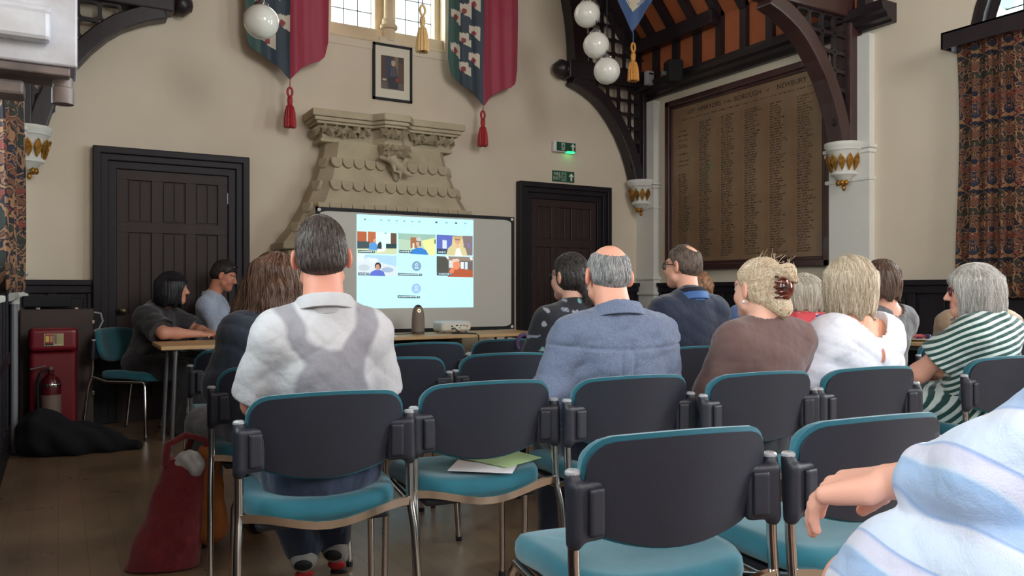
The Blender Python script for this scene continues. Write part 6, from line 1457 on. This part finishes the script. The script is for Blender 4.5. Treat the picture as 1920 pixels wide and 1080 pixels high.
pr = [('c', P['HH'](.0, -.135, -.06), P['HH'](.03, -.145, -.05), .010, .014), ('c', P['HH'](.03, -.145, -.05), P['HH'](.045, -.142, -.07), .014, .009), ('c', P['HH'](.03, -.145, -.05), P['HH'](.02, -.148, -.085), .012, .008)]; lo, hi = bounds(pr, .01); sdf_obj('hair_clip', lambda p: ev(pr, p, .008), lo, hi, .005, mat('cream_resin', rgb(226, 208, 190), .35), P['o'])
glasses(P, mat('dark_metal_rim', rgb(40, 38, 44), .3, .6))

# --- balding man in blue checked shirt
P = person('balding grey haired man in blue fine-checked shirt, back turned', (1.805, 2.36), -16, 1.297, w=1.12, head=(-2, -5, 2), hoff=(-.01, .02), h=.007, fat=.008, skin=rgb(228, 164, 140), neckr=.062, sho=(-.01, .02), arms={'L': dict(e=(-.255, -.03, .74), w=(-.13, .20, .64))})
sh = mat('blue_check_shirting', rgb(84, 96, 124), .9, sheen=.2, noise=(500, rgb(118, 128, 150), 0), bump=(500, .15), bump2=(8, .6, .04)); garment(P, 'checked_shirt', sh, 'long', .018, seed=14, fold=.006, detail=lambda p: np.where(p[:, 1] < .03, .006 * np.exp(-((p[:, 2] - .915 - .25 * p[:, 0] ** 2) / .006) ** 2) + np.where(p[:, 2] < .915, .005 * (np.exp(-((p[:, 0] - .022) / .006) ** 2) + np.exp(-((p[:, 0] + .022) / .006) ** 2)), 0), 0)); collar(P, sh, .042, .080, .078, up=.024, fall=.044, flare=.022)
ysm = MB(); U_ = P['U']; 
trousers(P, navy_tr); shoes(P)
hair(P, hair_mat('grey_hair', rgb(92, 90, 92), rgb(176, 174, 172), (1, 1, .4), 60, .6), short_hair(.009, -.05, .055, bald=((0, -.040, .112), (.050, .078, .052))), wave=.001, nw=40, strands=dict(n=1500, seg=4, step=.007, r=.0009, lift=.002, cols=(rgb(84, 82, 84), rgb(200, 198, 196))))
glasses(P, mat('dark_metal_rim', rgb(40, 38, 44), .3, .6))
# --- man in navy gilet
P = person('man in navy gilet with blue lanyard and dark glasses, thinning hair', (3.0, 3.27), -8, 1.376, w=1.04, head=(24, 0, 0), hoff=(0, .02), skin=rgb(226, 168, 146))
garment(P, 'navy_gilet', cotton('navy_quilt', rgb(36, 44, 66)), 'cap', .026, seed=16, fold=.006); garment(P, 'white_shirt_sleeves', cotton('white_cotton', rgb(206, 210, 222)), 'long', .010, seed=17)
collar(P, mat('dark_navy_knit', rgb(26, 26, 40), .9), .050, .074, .072, up=.022, fall=.02); collar(P, mat('blue_lanyard_webbing', rgb(50, 92, 150), .6), .026, .092, .090, up=.020, fall=.036, flare=.012, name='lanyard')
trousers(P, dark_tr); shoes(P)
hair(P, hair_mat('thin_brown_hair', rgb(70, 58, 54), rgb(128, 110, 98), (1, 1, .4), 66, .6), short_hair(.008, -.05, .058, bald=((.0, -.068, .112), (.030, .034, .034))), wave=.001, nw=44, strands=dict(n=1000, seg=4, step=.007, r=.0010, lift=.001, cols=(rgb(62, 52, 48), rgb(140, 120, 106)))); glasses(P, mat('black_rim', rgb(20, 20, 24), .3), rim=.003)
# --- curly haired person beyond
P = person('curly light brown haired person in cream top far back by the board', (4.31, 4.56), -2, 1.262, w=.95, h=.011)
garment(P, 'cream_top', cotton('cream_cotton', rgb(214, 208, 196)), 'short', .014, seed=18); trousers(P, dark_tr); shoes(P, h=.012)
hair(P, hair_mat('curly_light_brown_hair', rgb(120, 84, 60), rgb(176, 132, 100), (1, 1, 1), 30), lambda q: bob_hair(-.07, .10, .11, .02)(q) + .008 * np.sin(q[:, 0] * 90) * np.sin(q[:, 1] * 90) * np.sin(q[:, 2] * 90), h=.007)
# --- hidden person in blue
P = person('person in mid blue shirt mostly hidden behind the blonde woman', (4.05, 3.76), -2, 1.275, w=1.05, h=.011, skin=rgb(206, 156, 132))
garment(P, 'mid_blue_shirt', cotton('mid_blue_cotton', rgb(92, 116, 166)), 'short', .016, seed=19); trousers(P, dark_tr); shoes(P, h=.012); hair(P, MATS['dark_brown_grey_hair'], short_hair(.012), h=.007)

# --- blonde woman in brown top with claw clip
P = person('blonde woman in brown top, hair twisted up in a tortoiseshell claw clip', (2.41, 2.20), -4, 1.248, w=1.06, head=(4, -2, 0), hoff=(0, .0), h=.007, fat=.012, skin=rgb(230, 176, 154))
garment(P, 'brown_top', cotton('brown_jersey', rgb(104, 78, 74), rgb(96, 71, 68)), 'long', .014, seed=21, fold=.004, neck=.074); trousers(P, dark_tr); shoes(P)
def updo(q):
    d = short_hair(.012, -.075, .066)(q); d = smin(d, np.maximum(q_ell(q, (0, -.035, .01), (.080, .088, .092)), q[:, 1] - .03), .02)
    for (a, b_, r1, r2) in (((0, -.10, .05), (.0, -.145, .06), .045, .03), ((0, -.145, .06), (.02, -.165, .03), .028, .014), ((0, -.10, -.05), (.0, -.125, -.08), .045, .03), ((0, -.125, -.08), (.01, -.11, -.11), .03, .014)): d = smin(d, sd_cone(q, a, b_, r1, r2), .02)
    return d + .003 * np.sin(q[:, 2] * 60 + q[:, 1] * 40)
blonde = hair_mat('blonde_hair', rgb(196, 166, 132), rgb(232, 214, 188), (.35, .35, .8), 60, .42); hair(P, blonde, updo, lo=(-.12, -.2, -.15), hi=(.12, .13, .15), wave=.0012, strands=dict(n=1500, seg=7, step=.012, r=.0010, lift=.0025, cols=(rgb(184, 152, 116), rgb(244, 230, 208)), flow=lambda q: np.float32([[0, -.16, .02]]) - q))
HHp = P['HH']; tort = mat('tortoiseshell', rgb(54, 22, 20), .15, noise=(40, rgb(120, 52, 34)), coat=.5)
pr = [('e', HHp(0, -.135, .005), (.035, .03, .055), P['Rh'])]; lo, hi = bounds(pr, .005); sdf_obj('claw_clip', lambda p: ev(pr, p), lo, hi, .005, tort, P['o'])
for k_ in range(5): MB().tube([HHp(-.03, -.10 - .01 * (k_ % 2), .045 - k_ * .02), HHp(-.045, -.135, .045 - k_ * .02), HHp(-.02, -.165, .035 - k_ * .016)], .004, 6).build('clip_tooth', tort, P['o'], smooth=60)
MB().ball(tuple(HHp(-.083, -.002, -.048)), .007, 10, 8).build('earring', mat('pearl', rgb(230, 226, 218), .2), P['o'], smooth=80)
b = MB(); r9 = random.Random(9)
for k_ in range(26):
    x, y, z = r9.uniform(-.05, .05), r9.uniform(-.16, .0), .10; a = HHp(x, y, z - .3 * abs(y + .05)); dr = V3(r9.uniform(-.03, .03), r9.uniform(-.05, .02), r9.uniform(.015, .05)); b.tube([a, a + dr * .6 + V3(0, 0, .006), a + dr * 1.2], .0007, 4)
b.build('stray_hairs', blonde, P['o'])
# --- woman in red floral top
P = person('woman in red floral top with short ash blonde bob facing left', (3.67, 3.04), 6, 1.212, w=1.02, head=(34, 0, 0), fat=.01, skin=rgb(222, 164, 142))
def floral(V):
    c = np.tile(np.float32(rgb(196, 70, 78)), (len(V), 1)); n_ = np.sin(V[:, 0] * 70 + 3 * np.sin(V[:, 2] * 30)) * np.sin(V[:, 2] * 64 + 2 * np.sin(V[:, 1] * 40)) * np.sin(V[:, 1] * 50 + 1); c[n_ > .42] = rgb(222, 160, 156); c[n_ < -.6] = rgb(170, 50, 62); return c
garment(P, 'floral_top', mat_attr('floral_cotton', .9), 'short', .018, seed=22, col=floral, h=.007, neck=.075); trousers(P, navy_tr); shoes(P)
hair(P, hair_mat('ash_blonde_hair', rgb(168, 156, 140), rgb(208, 200, 186), (1, 1, .15), 50), bob_hair(-.085, .096, .108, .014, face=(.064, .085, .11)), wave=.002, strands=dict(n=700, seg=9, step=.014, r=.0012, lift=.002, cols=(rgb(150, 138, 122), rgb(222, 214, 200))))
collar(P, mat('purple_lanyard', rgb(60, 44, 110), .6), .016, .078, .074, up=.006, fall=.024, flare=.01, name='lanyard')
# --- woman in white blouse
P = person('woman in white broderie blouse with pale blonde bob and glasses', (2.865, 2.13), -4, 1.262, w=1.04, head=(-14, 0, 0), h=.007, fat=.008, skin=rgb(226, 166, 136))
wm = mat_mask('white_broderie', rgb(224, 226, 238), rgb(186, 120, 100), soft=.08, bump=(300, .2))
garment(P, 'white_blouse', wm, 'elbow', .024, seed=24, fold=.0055, neck=.112, slw=.035, mask=lambda V: np.where(V[:, 1] < 0, .010 - np.hypot(V[:, 0] - .0, np.clip(np.abs(V[:, 2] - .865) - .02, 0, 9) * 1.0), -.1) * 20)
trousers(P, cotton('blue_grey_cloth', rgb(96, 106, 124))); shoes(P)
hair(P, hair_mat('pale_blonde_hair', rgb(176, 156, 128), rgb(222, 208, 186), (1, 1, .12), 44, .42), bob_hair(-.12, .100, .112, .016, flip=-.02, face=(.064, .085, .115)), lo=(-.14, -.16, -.16), wave=.001, nw=40, strands=dict(n=1500, seg=11, step=.015, r=.0012, lift=.003, cols=(rgb(160, 138, 110), rgb(240, 228, 208)))); glasses(P, mat('red_brown_rim', rgb(70, 28, 34), .3), rim=.003)
# --- woman in dark grey top
P = person('brown bobbed woman in dark grey top beside the snack table', (4.12, 2.86), -4, 1.295, w=1.0, h=.010, head=(-12, 0, 0), skin=rgb(216, 160, 138))
garment(P, 'grey_top', cotton('dark_grey_jersey', rgb(92, 88, 90)), 'cap', .012, seed=26, neck=.09); trousers(P, dark_tr); shoes(P, h=.011)
hair(P, hair_mat('mid_brown_hair', rgb(62, 46, 40), rgb(120, 96, 82), (1, 1, .15), 48), bob_hair(-.10, .096, .110, .014, flip=.04), wave=.0022, h=.006, strands=dict(n=500, seg=9, step=.014, r=.0013, lift=.002, cols=(rgb(54, 40, 34), rgb(140, 114, 98))))
# --- woman in striped dress
P = person('woman in green and white striped dress with grey bob and red glasses', (3.83, 2.13), 2, 1.243, w=1.05, head=(36, -3, 0), hoff=(0, .03), h=.0065, fat=.012, skin=rgb(226, 168, 146), hs=1.03, brow=rgb(150, 140, 136),
           arms={'L': dict(e=(-.215, .19, .725), w=(-.0, .29, .715), d=(.9, .1, -.35), n=(.2, .2, 1)), 'R': dict(e=(.22, .17, .74), w=(-.05, .32, .715), d=(-.75, .35, -.55), n=(-.3, .5, .8), curl=(18, 22, 18))}, legs={'L': dict(k=(-.13, .45, .53)), 'R': dict(k=(.10, .45, .53))})
stripe = mat_mask('green_white_stripes', rgb(28, 74, 70), rgb(206, 220, 216), freq=34.0, soft=.05, duty=.52, bump=(400, .1))
garment(P, 'striped_dress', stripe, 'short', .016, seed=28, fold=.004, neck=.07, sl=.58, slw=.02, h=.006, mask=lambda V: 5 + V[:, 2] - .22 * V[:, 0] + .35 * V[:, 1] + .006 * np.sin(V[:, 1] * 25))
Lg = P['Lg']; pr = [P['torso'][0], ('c', (Lg['L'][0] + Lg['R'][0]) / 2, (Lg['L'][1] + Lg['R'][1]) / 2, .12, .10)] + [('c', Lg[k_][0], Lg[k_][1], .095, .075) for k_ in 'LR'] + [('c', Lg[k_][1], Lg[k_][1] + (Lg[k_][2] - Lg[k_][1]) * .7, .075, .09) for k_ in 'LR']
fo = folds(.006, 4); lo, hi = bounds(pr, .03)
sdf_obj('striped_skirt', lambda p: np.maximum(ev(pr, p, .06) - .014 + fo(p), .1 - p[:, 2]), lo, hi, .007, stripe, P['o'], mask=lambda V: 5 + .55 * V[:, 1] + .55 * V[:, 2] - .5 * V[:, 0] + .012 * np.sin(V[:, 0] * 22 + V[:, 1] * 9)); shoes(P)
hair(P, hair_mat('silver_hair', rgb(152, 148, 142), rgb(206, 202, 196), (1, 1, .12), 46, .42), bob_hair(-.115, .104, .116, .018, flip=.05, face=(.072, .082, .11), fy=.086), lo=(-.15, -.17, -.16), wave=.001, nw=38, strands=dict(n=1500, seg=11, step=.015, r=.0011, lift=.003, cols=(rgb(138, 134, 130), rgb(222, 218, 212)))); glasses(P, mat('burgundy_rim', rgb(84, 26, 44), .25), (.022, .019), .0034)
for kn in P['knR'][:3]:
    pass
# red painted finger tips
S_, E_, W_, d_, n_, cu_, th_, sc_ = P['A']['R']; hp_, _ = hand_prims(W_, d_, np.asarray(n_, np.float32), 1, cu_)
for it in [hp_[i] for i in (3, 7, 11, 15)]:
    c = it[2]; pr_ = [('e', c + V3(0, 0, .003), (.0065, .0065, .006))]; lo, hi = bounds(pr_, .003); sdf_obj('red_nail', lambda p: ev(pr_, p), lo, hi, .003, mat('red_varnish', rgb(170, 30, 50), .2), P['o'])
# --- person in beige at the snack table
P = person('person in beige cardigan at the snack table behind the striped dress woman', (5.0, 2.80), -52, 1.225, w=1.05, lean=12, h=.010)
garment(P, 'beige_cardigan', cotton('beige_knit', rgb(176, 152, 126)), 'long', .022, seed=30); trousers(P, dark_tr); shoes(P, h=.011); hair(P, hair_mat('golden_brown_hair', rgb(112, 84, 60), rgb(160, 128, 96), (1, 1, .15), 48), bob_hair(-.15, .096, .108, .012), lo=(-.15, -.17, -.2), h=.006)

# --- man in blue striped shirt, right foreground
P = person('man in pale blue striped shirt at right edge with relaxed hand, nearest the camera', (1.25, .20), 0, 1.37, w=1.1, lean=8, h=.0048, fat=.02, skin=rgb(236, 176, 154),
           arms={'L': dict(s=(-.15, .16, 1.06), e=(-.165, .375, .876), w=(-.131, .563, .832), d=(-.10, .93, -.27), n=(-.25, .3, 1), curl=(25, 20, 12), thumb=(.6, .5, -.6), sc=1.26), 'R': dict()},
           legs={'L': dict(k=(-.165, .58, .66), a=(.05, .62, .25), t=(.10, .74, .18)), 'R': dict(k=(.12, .45, .52), a=(.12, .42, .085))})
bs_ = [(0, rgb(214, 226, 244)), (.14, rgb(222, 226, 242)), (.17, rgb(150, 178, 222)), (.19, rgb(176, 198, 232)), (.42, rgb(160, 190, 228)), (.45, rgb(206, 220, 240)), (.48, rgb(218, 218, 236)), (.62, rgb(212, 212, 232)), (.66, rgb(150, 176, 222)), (.68, rgb(208, 222, 242)), (1, rgb(214, 226, 244))]
bstr = mat_mask('pale_blue_stripes', rgb(210, 220, 240), rgb(150, 176, 220), freq=7.5, cs=bs_, bump=(300, .2))
A_ = P['A']['L']; H_, K_, An_, To_ = P['Lg']['L']
def stripe_attr(V): return 3 + V[:, 2] * .62 - V[:, 1] * .30 + V[:, 0] * .75 + .008 * np.sin(V[:, 1] * 20 + V[:, 2] * 14)
garment(P, 'striped_shirt', bstr, 'long', .018, seed=33, fold=.005, mask=stripe_attr, h=.006, k=.03, slw=.012, sle_end=.56, extra=[('c', H_, H_ + (K_ - H_) * .9, .125, .09), ('c', V3(-.12, .16, .76), H_ + (K_ - H_) * .84 + V3(.0, 0, .055), .13, .09)])
hair(P, MATS['grey_hair'], short_hair(.012, -.055, .064, top=.004), h=.006, strands=dict(n=600, seg=4, step=.008, r=.0012, lift=.002, cols=(rgb(84, 82, 84), rgb(190, 188, 186))))
trousers(P, cotton('navy_shorts', rgb(60, 76, 112)), 'shorts', .012, upto=.5); shoes(P)
CHX = [(1.27, .28, 0, 'teal chair under the striped shirt man at right edge')]
for v in CHX: chair(*v)
